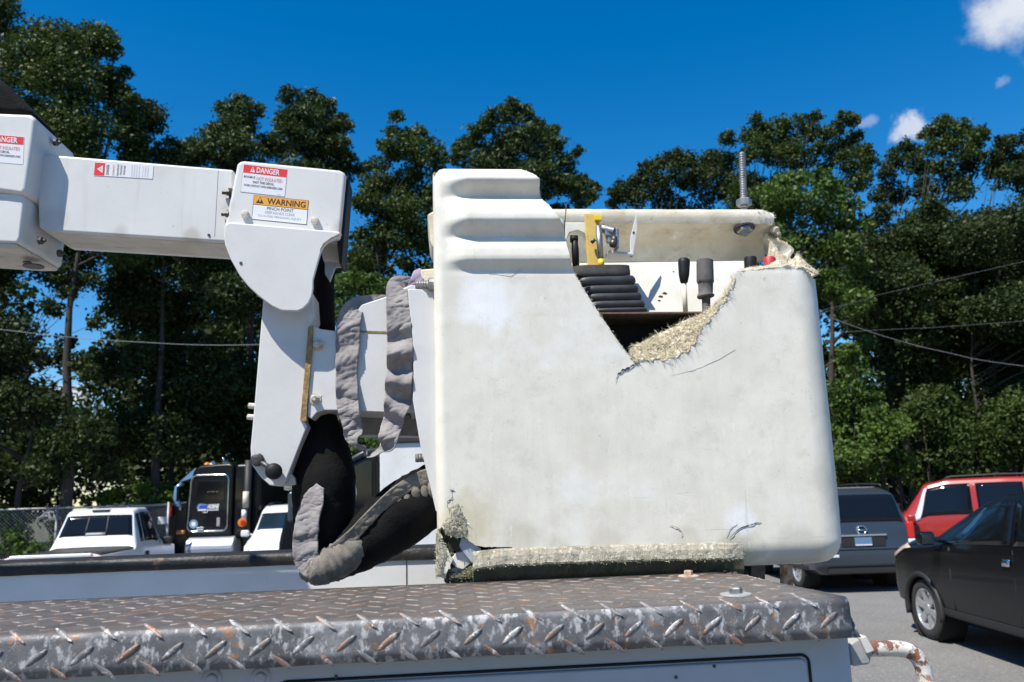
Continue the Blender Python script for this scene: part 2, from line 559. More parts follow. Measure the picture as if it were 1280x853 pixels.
def bar_mesh(name, L, W, H, mt='bar'):
    """one raised tread: a lens shaped lozenge"""
    prof = [(-.5, 0), (-.36, .62), (-.15, .95), (.15, .95), (.36, .62), (.5, 0)]
    vs, fs = [], []
    low = [(L * t, W * .5 * w) for t, w in prof] + [(L * t, -W * .5 * w) for t, w in prof[-2:0:-1]]
    n = len(low)
    vs += [(a, b, -.001) for a, b in low]
    vs += [(a * .86, b * .5, H) for a, b in low]
    fs.append(tuple(range(n, 2 * n)))
    for i in range(n):
        j = (i + 1) % n
        fs.append((i, j, n + j, n + i))
    me = bpy.data.meshes.new(name)
    me.from_pydata(vs, [], fs)
    me.materials.append(M[mt])
    me.polygons.foreach_set('use_smooth', [True] * len(me.polygons))
    return me


def build_bars():
    me = bar_mesh('tread_bar', .058, .0125, .0016)
    me2 = bar_mesh('tread_bar', .052, .0115, .0020, 'bar_top')
    spots = []
    pitch = .0865
    # rows over the lip and top: (distance along section, slope)
    rows = [(0, LYF - .0135, 1.628, 90, -1), (1, LYF - .0145, 1.657, 90, 1), (2, LYF - .004, 1.6985, 45, -1)]
    k = 3
    y = LYF + .045
    while y < LYB - .028:
        rows.append((k, y, LZ, 0, 1 if k % 2 else -1))
        y += .0432
        k += 1
    for (r, y, z, tilt, sgn) in rows:
        x = LX0 + .03 + (pitch / 2 if r % 2 else 0) + .011
        while x < LX1 - .035:
            spots.append((x + random.uniform(-.002, .002), y, z, tilt, sgn, r))
            x += pitch
    order = sorted(spots, key=lambda s: (0 if -1.0 < s[0] else 1, s[1]))
    parts, rest = order[:298], order[298:]

    def mat_of(s):
        x, y, z, tilt, sgn, r = s
        ang = R(38) * sgn
        rx = R(tilt)
        return Matrix.Translation((x, y, z)) @ Matrix.Rotation(rx, 4, 'X') @ Matrix.Rotation(ang, 4, 'Z')
    for i, s in enumerate(parts):
        o = bpy.data.objects.new('tread_bar', me if s[5] < 3 else me2)
        COL.objects.link(o)
        o.parent = lid
        sc = random.uniform(.88, 1.05)
        o.matrix_basis = mat_of(s) @ Matrix.Diagonal((sc, sc, random.uniform(.7, 1.1), 1))
    mb = MB()
    vs = [v.co.copy() for v in me.vertices]
    fs = [tuple(p.vertices) for p in me.polygons]
    for s in rest:
        mm = mat_of(s)
        mb.add([mm @ v for v in vs], fs)
    mb.build('tread_pattern', M['bar_top'], lid, smooth=True, kind='stuff')


build_bars()

# bolts through the lid
for (px, py, rr, mt, wash) in ((861, 721, .0125, 'rust', 'rust'), (920, 744, .0155, 'steel', 'lamp_grey')):
    c = PZ(px, py, LZ)
    mb = MB()
    mb.lathe((c.x, c.y, LZ + .0045), (0, 0, 1), [(0, rr), (.010, rr), (.013, rr * .8)], n=6)
    b = mb.build('bolt', M[mt], truck)
    mb = MB()
    mb.lathe((c.x, c.y, LZ + .0005), (0, 0, 1), [(0, rr * 2.4), (.003, rr * 2.3), (.0038, rr * 2.0)], n=20)
    mb.build('washer', M[wash], b, smooth=False)

# side panel under the lid, with its door
SY = 1.826
mb = MB(); mb.box(LX0, .925, SY, 2.365, .55, 1.6135)
side = mb.build('side_panel', M['truck_paint'], truck, bevel=.012)
mb = MB()
dp = []
x0, x1, z1, z0, rr = P(352, 852, SY).x, P(1008, 830, SY).x, P(700, 838, SY).z, .75, .018
for (cx, cz, a0) in ((x1 - rr, z1 - rr, 90), (x1 - rr, z0 + rr, 0), (x0 + rr, z0 + rr, -90), (x0 + rr, z1 - rr, -180)):
    for k in range(6):
        a = R(a0 - k * 18)
        dp.append((cx + rr * math.cos(a), cz + rr * math.sin(a)))
mb.prism([Vector((x, SY - .007, z)) for x, z in dp], [Vector((x, SY + .012, z)) for x, z in dp])
door = mb.build('locker_door', M['truck_paint'], truck, bevel=.006, bseg=3)
mb = MB()   # rubber gasket line round the door
ring = [(x + (0.006 if x > (x0 + x1) / 2 else -.006), z + (.006 if z > (z0 + z1) / 2 else -.006)) for x, z in dp]
mb.tube([(x, SY - .0005, z) for x, z in ring + ring[:1]], .0035, n=6, cap=False)
mb.build('door_gasket', M['black_rubber'], door, smooth=True)
for px, py in ((265, 849), (326, 847)):
    c = P(px, py, SY)
    mb = MB()
    mb.lathe((c.x, SY + .002, c.z), (0, -1, 0), [(0, .021), (.004, .021), (.006, .017), (.006, .012), (.010, .0115), (.012, .008)], n=18)
    mb.build('latch_rosette', M['truck_paint'], truck, smooth=False)
for px, py in ((420, 846), (893, 833), (845, 847)):
    c = P(px, py, SY - .008)
    mb = MB(); mb.lathe((c.x, c.y, c.z), (0, -1, 0), [(0, .004), (.002, .0035), (.003, .001)], n=8)
    mb.build('rivet', M['dark_steel'], side)

# lamp bracket and hand rail at the rear corner
mb = MB()
mb.slab([(1061, 806), (1072, 799), (1082, 796), (1092, 813), (1088, 831), (1066, 834)], 1.87, 1.98)
lampb = mb.build('lamp_bracket', M['lamp_grey'], truck, bevel=.006)
mb = MB()
mb.slab([(1074, 797), (1083, 795), (1094, 814), (1084, 818)], 1.862, 1.95)
mb.build('bracket_flange', M['plate_white'], lampb, bevel=.003)
mb = MB()
rp = catmull([tuple(P(x, y, 1.94)) for x, y in ((1082, 811), (1100, 811), (1122, 811), (1138, 815), (1150, 827), (1156, 845), (1159, 870), (1162, 960), (1164, 1040))], 6)
mb.tube(rp, .0185, n=16)
mb.build('hand_rail', M['rust_pipe'], truck, smooth=True)
# bed: floor, far tool boxes with their own lid edge, near box back wall
mb = MB(); mb.box(LX0, 1.15, 2.37, 3.24, .95, 1.0)
mb.build('bed_floor', M['bed_wall'], truck)
WYF = 3.25
mb = MB(); mb.box(-2.6, .95, WYF, 3.40, .5, 1.708)
fw = mb.build('bed_wall', M['bed_wall'], truck)
mb = MB()
secs = []
for i, x in enumerate(np.linspace(-2.62, .98, 60)):
    j = .002 * noise.noise((x * 9, 3, 1))
    secs.append([(x, WYF - .008, 1.703 + j), (x, WYF - .011, 1.715), (x, WYF - .010, 1.735 + j), (x, WYF - .004, 1.747), (x, WYF + .010, 1.753), (x, 3.42, 1.752), (x, 3.42, 1.709), (x, WYF - .004, 1.7095)])
n = 8
vs = [v for s in secs for v in s]
fs = []
for i in range(59):
    for k in range(n):
        k2 = (k + 1) % n
        fs.append((i * n + k, i * n + k2, (i + 1) * n + k2, (i + 1) * n + k))
fs += [tuple(range(n)), tuple(range(59 * n, 60 * n))]
mb.add(vs, fs)
rail = mb.build('bed_rail', M['rail_black'], truck, smooth=True)
rail.modifiers.new('es', 'EDGE_SPLIT').split_angle = R(40)
c0, c1 = P(508, 694, WYF), P(508, 730, WYF)
mb = MB(); mb.box(c0.x - .0016, c0.x + .0016, WYF - .0025, WYF + .001, 1.35, 1.706)
mb.build('panel_seam', M['dark_steel'], fw)
mb = MB(); mb.slab([(979, 706), (991, 706), (993, 760), (980, 760)], 2.62, 2.65)
mb.build('rusty_stake', M['rust'], truck, bevel=.003)
mb = MB(); mb.slab([(938, 700), (957, 700), (957, 735), (938, 735)], 2.5, 2.62)
mb.build('rest_post', M['dark_steel'], truck, bevel=.004)
mb = MB(); mb.box(.02, .93, 2.42, 2.83, 1.62, 1.702)
mb.build('bucket_rest', M['black_rubber'], truck, bevel=.006)
mb = MB(); mb.box(-2.4, 1.0, 1.95, 3.7, .42, .56)
mb.build('chassis', M['dark_steel'], truck)
for wx in (-1.5, .25):
    for wy in (2.05, 3.55):
        mb = MB()
        mb.lathe((wx, wy - .13, .40), (0, 1, 0), [(0, .25), (.02, .38), (.06, .40), (.20, .40), (.24, .38), (.26, .25)], n=28)
        w = mb.build('wheel', M['black_rubber'], truck, smooth=True)
        w.modifiers.new('es', 'EDGE_SPLIT').split_angle = R(40)
mb = MB(); mb.box(-4.3, -2.75, 1.9, 3.8, .5, 1.9)
mb.build('cab', M['truck_paint'], truck, bevel=.12, bseg=4)

# ------------------------------------------------------------------ the bucket
bucket = WSthing('aerial_bucket', 'broken white fibreglass lift bucket with its front torn open, set on the truck', 'lift bucket', (.6, 2.6, 1.70))
XL, XR, YBK = -.006, 1.260, 2.87
ZB, ZT = 1.708, 2.968
RL, RR_ = .030, .115
RIBAMP = 1.08
PROF = [(205, -.030), (209, -.012), (215, .010), (222, .026), (228, .030), (232, .024), (237, .010), (242, -.001), (246, -.005), (248, .0), (252, .012),
        (262, .026), (272, .034), (278, .035), (282, .030), (287, .016), (292, .003), (296, -.003), (298, .0), (303, .008), (312, .015), (322, .018), (327, .016),
        (331, .008), (335, .002), (338, -.001), (345, .0), (700, .0)]
pz = [(P(600, py, YB).z, o) for py, o in PROF][::-1]
pzz, pzo = [a for a, b in pz], [b for a, b in pz]
FRONT = [(500, 225), (541, 226), (543, 218), (548, 213), (556, 210), (585, 209), (612, 207), (640, 208), (650, 208), (655, 213), (664, 220), (673, 228), (674, 240), (678, 252), (684, 259),
         (690, 268), (698, 280), (704, 287), (706, 298), (709, 314), (713, 330), (718, 341), (727, 357), (738, 375), (752, 396), (768, 420), (780, 437),
         (788, 446), (797, 453), (806, 449), (813, 452), (822, 448), (830, 451), (838, 447), (846, 447), (852, 441), (860, 440), (863, 432), (870, 430), (871, 420), (876, 416), (878, 407), (886, 403), (888, 396), (896, 391), (899, 381), (907, 376), (908, 365), (915, 359), (916, 348), (921, 340), (934, 338), (948, 337), (960, 335), (975, 334), (985, 332), (994, 336), (1003, 334), (1012, 338), (1022, 344), (1060, 346),
         (1060, 740), (500, 740)]
HOLE = [(546, 664), (552, 659), (560, 665), (570, 673), (580, 672), (586, 676), (594, 682), (606, 684), (620, 684), (640, 684), (640, 740), (559, 740), (556, 722), (562, 708), (566, 700), (560, 688), (552, 678)]


def inside(px, py, poly):
    c = False
    j = len(poly) - 1
    for i in range(len(poly)):
        xi, yi = poly[i]; xj, yj = poly[j]
        if (yi > py) != (yj > py) and px < (xj - xi) * (py - yi) / (yj - yi) + xi:
            c = not c
        j = i
    return c


def nearest(px, py, poly):
    best, bp = 1e9, (px, py)
    for i in range(len(poly)):
        ax, ay = poly[i - 1]; bx, by = poly[i]
        dx, dy = bx - ax, by - ay
        t = max(0, min(1, ((px - ax) * dx + (py - ay) * dy) / (dx * dx + dy * dy + 1e-9)))
        qx, qy = ax + t * dx, ay + t * dy
        d = (qx - px) ** 2 + (qy - py) ** 2
        if d < best:
            best, bp = d, (qx, qy)
    return bp, math.sqrt(best)


def sm(a, b, x):
    t = max(0, min(1, (x - a) / (b - a)))
    return t * t * (3 - 2 * t)


def build_shell():
    st = .0058
    path = []   # (x, y, nx, ny, isfront)
    def seg(ax, ay, bx, by, nx, ny, fr):
        n = max(1, int(math.hypot(bx - ax, by - ay) / st))
        for k in range(n):
            t = k / n
            path.append((ax + (bx - ax) * t, ay + (by - ay) * t, nx, ny, fr))
    def arc(cx, cy, r, a0, a1, fr):
        n = max(3, int(abs(a1 - a0) * r / st))
        for k in range(n):
            a = a0 + (a1 - a0) * k / n
            path.append((cx + r * math.cos(a), cy + r * math.sin(a), math.cos(a), math.sin(a), fr))
    seg(XL, YBK, XL, YB + RL, -1, 0, 0)
    arc(XL + RL, YB + RL, RL, math.pi, math.pi * 1.5, 1)
    seg(XL + RL, YB, XR - RR_, YB, 0, -1, 1)
    arc(XR - RR_, YB + RR_, RR_, math.pi * 1.5, math.pi * 2, 2)
    seg(XR, YB + RR_, XR, YBK, 1, 0, 3)
    path.append((XR, YBK, 1, 0, 3))
    zs = np.arange(ZB, ZT + .004, st)
    nC, nR = len(path), len(zs)
    V, base2d = [], []
    rb = .075
    for (x, y, nx, ny, fr) in path:
        for z in zs:
            o = 0.0
            fx = x - XL
            if z > 2.55:
                f = sm(.012, .11, fx) if fr in (0, 1) else 1
                o = np.interp(z, pzz, pzo)
                if o > 0 or z < 2.945:
                    o *= f * RIBAMP
            # rounded foot, tighter at the left
            r = .03 + (rb - .03) * sm(.3, 1.0, fx)
            dz = z - ZB
            if dz < r:
                o -= r - math.sqrt(max(0, r * r - (r - dz) ** 2))
            # sag and hand laid waviness
            o += .0012 * noise.noise((x * 4, y * 4, z * 4)) + .0004 * noise.noise((x * 22, y * 22, z * 22))
            lean = 0
            V.append(Vector((x + nx * o + (lean if fr >= 2 else 0), y + ny * o, z)))
    px2 = [project((path[i][0], YB, z)) for i in range(nC) for z in zs]
    rim_top = {}
    F = []
    keepv = [0] * len(V)
    lostv = [0] * len(V)
    for i in range(nC - 1):
        fr = path[i][4]
        for k in range(nR - 1):
            a, b, c, d = i * nR + k, (i + 1) * nR + k, (i + 1) * nR + k + 1, i * nR + k + 1
            cx = (px2[a][0] + px2[c][0]) / 2; cy = (px2[a][1] + px2[c][1]) / 2
            cz = zs[k] + st / 2
            if fr == 0:
                yy = path[i][1]
                keep = not (cz < 1.80 and yy < 2.43 and cz < 1.80 - (yy - 2.40) * 2)
            elif fr == 3:
                yy = path[i][1]
                lim = 2.615 + (yy - 2.49) * .95 + .03 * noise.noise((yy * 22, 2, 0)) + .012 * noise.noise((yy * 70, 7, 0))
                keep = cz < lim
            else:
                keep = inside(cx, cy, FRONT) and not inside(cx, cy, HOLE)
            q = (a, b, c, d)
            if keep:
                F.append(q)
                for v in q:
                    keepv[v] = 1
            else:
                for v in q:
                    lostv[v] = 1
    for i in range(nC):
        if path[i][4] not in (1, 2):
            continue
        for k in range(nR):
            v = i * nR + k
            if keepv[v] and lostv[v]:
                (ax, ay), da = nearest(px2[v][0], px2[v][1], FRONT)
                (bx, by), db = nearest(px2[v][0], px2[v][1], HOLE)
                q = (ax, ay) if da < db else (bx, by)
                if min(da, db) < 5 and path[i][4] == 1:
                    w = P(q[0], q[1], YB)
                    V[v].x += (w.x - path[i][0]); V[v].z += w.z - zs[k]
                    V[v] += Vector((noise.noise((w.x * 150, 1, w.z * 150)), 0, noise.noise((w.x * 150, 9, w.z * 150)))) * .0016
    me = bpy.data.meshes.new('shell')
    used = sorted({v for f in F for v in f})
    mp = {v: i for i, v in enumerate(used)}
    me.from_pydata([V[v] for v in used], [], [tuple(mp[v] for v in f) for f in F])
    me.materials.append(M['fiberglass']); me.materials.append(M['fibre'])
    o = link_mesh('shell', me, None, bucket, smooth=True, fix=False)
    md = o.modifiers.new('thick', 'SOLIDIFY'); md.thickness = .010; md.offset = -1; md.material_offset_rim = 1
    md = o.modifiers.new('es', 'EDGE_SPLIT'); md.split_angle = R(50)
    return o


shell = build_shell()
mb = MB()
mb.box(XL + .012, XR - .03, YBK - .018, YBK, ZB + .02, 2.80)
mb.build('back_wall', M['inner_white'], bucket)
mb = MB(); mb.box(XL + .04, XR - .08, YB + .05, YBK - .02, ZB + .012, ZB + .03)
mb.build('floor_panel', M['inner_white'], bucket)
mb = MB()    # black panel added behind the torn front for the shade inside
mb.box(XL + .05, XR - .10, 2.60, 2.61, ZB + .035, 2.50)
mb.build('cavity_shade_panel', M['black_rubber'], bucket)


def strip(name, outer, inner, Yo, Yi, mat, rows=10, cols=90, amp=.009, parent=None, bulge=.0):
    """rough torn surface between two outlines"""
    A = catmull([tuple(P(x, y, Yo)) for x, y in outer], 12)
    B = catmull([tuple(P(x, y, Yi)) for x, y in inner], 12)
    def res(L, t):
        f = t * (len(L) - 1); i = min(int(f), len(L) - 2); w = f - i
        return Vector(L[i] * (1 - w) + L[i + 1] * w)
    vs, fs = [], []
    for i in range(cols + 1):
        for k in range(rows + 1):
            t = k / rows
            p = res(A, i / cols).lerp(res(B, i / cols), t)
            p.z += bulge * math.sin(math.pi * t)
            e = amp * (.35 + .65 * math.sin(math.pi * min(1, t * 1.1)))
            p += Vector((noise.noise(p * 60) + .5 * noise.noise(p * 220), noise.noise(p * 60 + Vector((9, 0, 0))) + .8 * noise.noise(p * 260), noise.noise(p * 60 + Vector((0, 9, 0))) + .8 * noise.noise(p * 240))) * e
            vs.append(p)
    for i in range(cols):
        for k in range(rows):
            fs.append((i * (rows + 1) + k, (i + 1) * (rows + 1) + k, (i + 1) * (rows + 1) + k + 1, i * (rows + 1) + k + 1))
    o = mesh_obj(name, vs, fs, mat, parent, smooth=False, solid=.004)
    return o, vs


def strands(name, pts, mat, parent, n, L=(.006, .02), w=.0009, dirv=(0, -.4, .6), spread=.9):
    mb = MB()
    for _ in range(n):
        p = Vector(random.choice(pts)) + Vector((random.uniform(-1, 1), random.uniform(-1, 1), random.uniform(-1, 1))) * .003
        d = (Vector(dirv) + Vector((random.gauss(0, 1), random.gauss(0, 1), random.gauss(0, 1))) * spread).normalized()
        l = random.uniform(*L)
        s = d.orthogonal().normalized() * w * random.uniform(.6, 1.8)
        bend = Vector((random.gauss(0, 1), random.gauss(0, 1), random.gauss(0, 1))) * l * .22
        s2 = d.cross(s).normalized() * s.length * .7
        a, b, c = p, p + d * l * .55 + bend * .5, p + d * l + bend
        mb.add([a - s, a + s, a + s2, b - s * .8, b + s * .8, b + s2 * .8, c], [(0, 1, 4, 3), (1, 2, 5, 4), (2, 0, 3, 5), (3, 4, 6), (4, 5, 6), (5, 3, 6)])
    return mb.build(name, mat, parent, smooth=False, kind='stuff')


OUT = [(789, 447), (797, 453), (806, 449), (813, 452), (822, 448), (830, 451), (838, 447), (846, 447), (852, 441), (860, 440), (863, 432), (870, 430), (871, 420), (876, 416), (878, 407), (886, 403), (888, 396), (896, 391), (899, 381), (907, 376), (908, 365), (915, 359), (917, 347)]
INN = [(788, 437), (793, 432), (801, 429), (812, 423), (823, 417), (835, 412), (848, 405), (858, 400), (868, 397), (877, 393), (887, 387), (897, 378), (908, 366), (918, 350)]
te, tev = strip('torn_edge', OUT, INN, YB - .002, YB + .055, M['fibre'], rows=26, cols=240, amp=.0075, parent=bucket, bulge=.004)
strands('fibre_fringe', tev, M['strand'], te, 3800, (.004, .019), .0005)
# the torn right wall, its ragged top
OUT2 = [(921, 340), (934, 338), (948, 337), (960, 335), (975, 334), (985, 332), (994, 336), (1003, 334), (1012, 338), (1023, 343)]
INN2 = [(925, 338), (937, 334), (950, 333), (961, 331), (973, 325), (984, 329), (993, 322), (999, 320), (1010, 330), (1022, 339)]
t2, t2v = strip('torn_edge', OUT2, INN2, YB, YB + .07, M['fibre'], rows=8, cols=70, amp=.005, parent=bucket)
strands('fibre_fringe', t2v, M['strand'], t2, 350, (.004, .011), .0006)
mb = MB()
fl = [(962, 300), (968, 306), (972, 313), (978, 318), (985, 322), (990, 327), (996, 316), (999, 320), (1006, 330), (1016, 337), (1022, 342), (990, 360), (958, 352), (958, 330)]
fr = [P(x, y, 2.46 + .20 * (1 - (x - 960) / 62)) for x, y in fl]
mb.prism(fr, [v + Vector((.012, .014, 0)) for v in fr])
ms = mb.build('torn_side_wall', M['fibre'], bucket, bevel=.001)
strands('fibre_fringe', [fr[i].lerp(fr[i + 1], random.random()) for i in range(9) for _ in range(12)], M['strand'], ms, 160, (.004, .012), .0006)
# thin fibres along the straight cut at the left of the break
cut = [P(x, y, YB - .001) for x, y in catmull(FRONT[12:28], 10)]
strands('fibre_fringe', cut, M['strand'], shell, 420, (.002, .008), .0005, dirv=(.5, -.3, .4))

# cracks: dark jagged grooves with raised lips
def crack(pts, wid, mat, name='crack', Y=YB, lift=.0022):
    mb = MB()
    pp = []
    for i in range(len(pts) - 1):
        for k in range(4):
            t = k / 4
            x = pts[i][0] * (1 - t) + pts[i + 1][0] * t; y = pts[i][1] * (1 - t) + pts[i + 1][1] * t
            pp.append(P(x + random.uniform(-.8, .8), y + random.uniform(-.8, .8), Y - lift))
    for i in range(len(pp) - 1):
        w0 = wid * math.sin(math.pi * min(1, (i + .4) / len(pp))) * random.uniform(.5, 1.2)
        w1 = wid * math.sin(math.pi * min(1, (i + 1.4) / len(pp))) * random.uniform(.5, 1.2)
        mb.add([pp[i] + Vector((0, 0, w0)), pp[i] - Vector((0, 0, w0)), pp[i + 1] - Vector((0, 0, w1)), pp[i + 1] + Vector((0, 0, w1))], [(0, 1, 2, 3)])
    return mb.build(name, mat, shell, solid=.001)


crack([(769, 478), (773, 468), (779, 463), (787, 460), (794, 455), (802, 456)], .0035, M['dark_steel'])
crack([(838, 470), (870, 462), (900, 449), (925, 433)], .00028, M['lamp_grey'], lift=.0008)
crack([(912, 674), (920, 664), (932, 658), (946, 654), (953, 652)], .0016, M['dark_steel'])
crack([(908, 672), (914, 660), (924, 653)], .001, M['lamp_grey'])
crack([(836, 656), (848, 660), (852, 666), (853, 676)], .0018, M['rust'])
crack([(566, 610), (565, 622), (558, 630), (562, 642), (557, 655)], .0018, M['dark_steel'])
crack([(562, 612), (570, 616)], .0012, M['dark_steel'])
crack([(660, 330), (640, 345), (600, 338)], .0004, M['lamp_grey'])

# crushed lower left corner
def patch(name, poly, mat, n, Y, amp, parent, depth=.01):
    pts = []
    xs = [p[0] for p in poly]; ys = [p[1] for p in poly]
    st = 2.0
    idx = {}
    vs, fs = [], []
    for i in range(int((max(xs) - min(xs)) / st) + 2):
        for k in range(int((max(ys) - min(ys)) / st) + 2):
            x = min(xs) + i * st; y = min(ys) + k * st
            if inside(x, y, poly):
                _, e = nearest(x, y, poly)
                p = P(x, y, Y)
                h = min(1, e / 7) * depth
                p.y -= h * (.5 + .8 * abs(noise.noise(p * 75))) - .001
                p += Vector((noise.noise(p * 90), 0, noise.noise(p * 90 + Vector((5, 5, 5))))) * amp
                idx[(i, k)] = len(vs); vs.append(p)
    for (i, k) in idx:
        q = [(i, k), (i, k + 1), (i + 1, k + 1), (i + 1, k)]
        if all(c in idx for c in q):
            fs.append(tuple(idx[c] for c in q))
    o = mesh_obj(name, vs, fs, mat, parent, smooth=False, solid=.003)
    strands('fibre_fringe', vs, M['strand_green'], o, n, (.003, .012), .0007, dirv=(0, -.6, -.2))
    return o


patch('frayed_patch', [(556, 668), (553, 655), (560, 645), (563, 634), (572, 630), (579, 642), (584, 656), (585, 668), (580, 672), (570, 672)], M['fibre_moss'], 420, YB, .003, bucket, .007)
patch('frayed_patch', [(545, 665), (551, 668), (556, 680), (562, 690), (563, 700), (558, 708), (553, 722), (545, 722)], M['fibre_moss'], 260, YB + .004, .003, bucket, .006)
mb = MB()
bent = [(586, 676), (596, 682), (604, 690), (599, 700), (590, 704), (580, 692), (574, 682), (577, 671)]
fr = [P(x, y, YB + .008 + .0012 * i) for i, (x, y) in enumerate(bent)]
mb.prism(fr, [v + Vector((0, .02, -.004)) for v in fr])
mb.build('bent_flake', M['truck_paint'], bucket, bevel=.002)
mb = MB()
wb = [(562, 701), (570, 691), (580, 689), (590, 694), (594, 700), (586, 707), (579, 713), (570, 710)]
fr = [P(x, y, YB + .03) for x, y in wb]
mb.prism(fr, [v + Vector((0, .05, .0)) for v in fr])
mb.build('inner_liner_chip', M['inner_white'], bucket, bevel=.004)
patch('moss_clump', [(562, 712), (575, 716), (586, 709), (598, 699), (606, 702), (602, 716), (594, 728), (556, 728), (556, 716)], M['moss_dark'], 260, YB + .02, .004, bucket, .016)
patch('moss_clump', [(549, 660), (560, 664), (573, 672), (584, 678), (581, 690), (570, 688), (565, 698), (558, 688), (550, 674)], M['moss_dark'], 120, YB + .035, .003, bucket, .006)


# moulding along the bottom of the front: rough broken top, dark curved underside
def build_moulding():
    xs = np.linspace(P(591, 705, YB).x, P(929, 695, YB).x, 150)
    vs, fs = [], []
    hi, lo = P(600, 683, YB).z, P(600, 723, YB).z
    prof = [(.004, hi + .004), (-.008, hi - .004), (-.016, hi - .018), (-.020, hi - .034), (-.0225, hi - .044), (-.020, hi - .050), (-.014, hi - .064), (-.006, hi - .082), (.008, hi - .096)]
    n = len(prof)
    for i, x in enumerate(xs):
        end = 1 - .92 * sm(xs[-1] - .07, xs[-1], x)
        top = P(760, np.interp(project((x, YB, 1.75))[0], [590, 680, 800, 925], [689, 684, 681, 679]), YB)
        ztop = P(project((x, YB, 1.75))[0], np.interp(project((x, YB, 1.75))[0], [590, 625, 700, 800, 925], [692, 687, 684, 681, 679]), YB).z
        for k, (dy, z) in enumerate(prof):
            zz = ztop + (z - hi) * (.92 if k else 1)
            p = Vector((x, YB + dy * (end if dy < 0 else 1), zz))
            if 0 < k < 6:
                a = .0030 if k < 4 else .002
                p += Vector((0, noise.noise(p * 70) * a, noise.noise(p * 55 + Vector((3, 3, 3))) * a + noise.noise(p * 160) * a * .6))
            vs.append(p)
    for i in range(len(xs) - 1):
        for k in range(n - 1):
            fs.append((i * n + k, i * n + k + 1, (i + 1) * n + k + 1, (i + 1) * n + k))
    fs += [tuple(range(n)), tuple(range((len(xs) - 1) * n, len(xs) * n))]
    me = bpy.data.meshes.new('foot_moulding')
    me.from_pydata([tuple(v) for v in vs], [], fs)
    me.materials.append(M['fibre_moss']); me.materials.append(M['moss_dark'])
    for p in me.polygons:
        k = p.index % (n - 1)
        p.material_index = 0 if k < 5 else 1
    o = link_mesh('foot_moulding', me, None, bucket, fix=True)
    edge = [vs[i * n + k] for i in range(len(xs)) for k in (3, 4, 5)]
    top = [vs[i * n + k] for i in range(len(xs)) for k in (0, 1, 2)]
    strands('fibre_fringe', edge, M['strand_green'], o, 600, (.003, .009), .0005, dirv=(0, -.5, -.5))
    strands('fibre_fringe', top, M['strand'], o, 350, (.002, .007), .0005, dirv=(0, -.4, .5))


build_moulding()

# rim at the back, with its thick rolled lip
def build_rim():
    xs = np.linspace(P(560, 270, 2.72).x, P(968, 270, 2.72).x, 60)
    zt = P(830, 261, 2.72).z
    sec = [(2.84, zt - .165), (2.836, zt - .12), (2.818, zt - .085), (2.785, zt - .066), (2.745, zt - .060), (2.722, zt - .056), (2.716, zt - .035), (2.718, zt - .012), (2.728, zt), (2.80, zt + .004), (2.90, zt), (2.905, zt - .05), (2.875, zt - .10), (2.868, zt - .165)]
    n = len(sec)
    vs, fs = [], []
    for i, x in enumerate(xs):
        e = sm(xs[-1] - .05, xs[-1], x)
        for (y, z) in sec:
            p = Vector((x, y + (.012 * e if y < 2.8 else 0), z - .010 * e * (1 if z > zt - .02 else 0)))
            a = .002 + .010 * e
            p += Vector((noise.noise(p * 40) * a, noise.noise(p * 30) * a * .7, noise.noise(p * 30 + Vector((4, 0, 0))) * a * .7))
            vs.append(p)
    for i in range(len(xs) - 1):
        for k in range(n):
            k2 = (k + 1) % n
            fs.append((i * n + k, i * n + k2, (i + 1) * n + k2, (i + 1) * n + k))
    fs += [tuple(range(n)), tuple(range((len(xs) - 1) * n, len(xs) * n))]
    o = mesh_obj('rim', vs, fs, M['rim_cream'], bucket, smooth=True)
    o.modifiers.new('es', 'EDGE_SPLIT').split_angle = R(55)
    ends = [vs[i * n + k] for i in range(56, 60) for k in range(4, 10)]
    strands('fibre_fringe', ends, M['strand'], o, 160, (.004, .012), .0007)
    chip = MB()
    for (px, py, r) in ((968, 288, .016), (972, 293, .012), (964, 279, .012), (962, 270, .010), (975, 297, .006)):
        c = P(px, py, 2.75)
        bm = bmesh.new(); bmesh.ops.create_icosphere(bm, subdivisions=2, radius=r)
        chip.add([c + v.co + Vector((noise.noise(v.co * 90 + c), noise.noise(v.co * 90 - c), noise.noise(v.co * 80 + c * 2))) * r * .6 for v in bm.verts], [tuple(v.index for v in f.verts) for f in bm.faces])
        bm.free()
    chip.build('broken_rim_end', M['fibre'], bucket)
    return o


rim = build_rim()
mb = MB(); mb.slab([(534, 268), (541, 264), (548, 264), (548, 312), (541, 310), (537, 300)], 2.70, 2.9)
mb.build('rim_corner', M['rim_cream'], bucket, bevel=.008, bseg=3)
# inner console: white front panel with ledge, deck plate
mb = MB()
cp4 = [P(660, 330, 2.655), P(932, 326, 2.655), P(934, 394, 2.60), P(662, 394, 2.60)]
mb.prism(cp4, [v + Vector((0, .03, 0)) for v in cp4])
con = mb.build('console_panel', M['inner_white'], bucket, bevel=.004)
zt = P(800, 328, 2.62).z
mb = MB(); mb.box(P(660, 330, 2.62).x, P(934, 330, 2.62).x, 2.66, 2.852, zt - .02, zt + .006)
mb.build('console_ledge', M['inner_white'], bucket)
dz = P(820, 390, 2.44).z
mb = MB(); mb.box(P(690, 390, 2.44).x, P(905, 390, 2.44).x, 2.44, 2.625, dz - .006, dz)
mb.build('deck_plate', M['brown_edge'], bucket, bevel=.001)
mb = MB()
for (px, py, s) in ((826, 371, 3), (831, 367, 3.2), (824, 376, 2), (842, 340, 1.5), (790, 350, 1.2)):
    mb.slab([(px - s, py), (px - s * .3, py - s * .6), (px + s * .9, py - s * .2), (px + s * .4, py + s * .5)], 2.6535 - (py - 328) / 66 * .055, 2.66)
mb.build('paint_chip', M['dark_steel'], con)


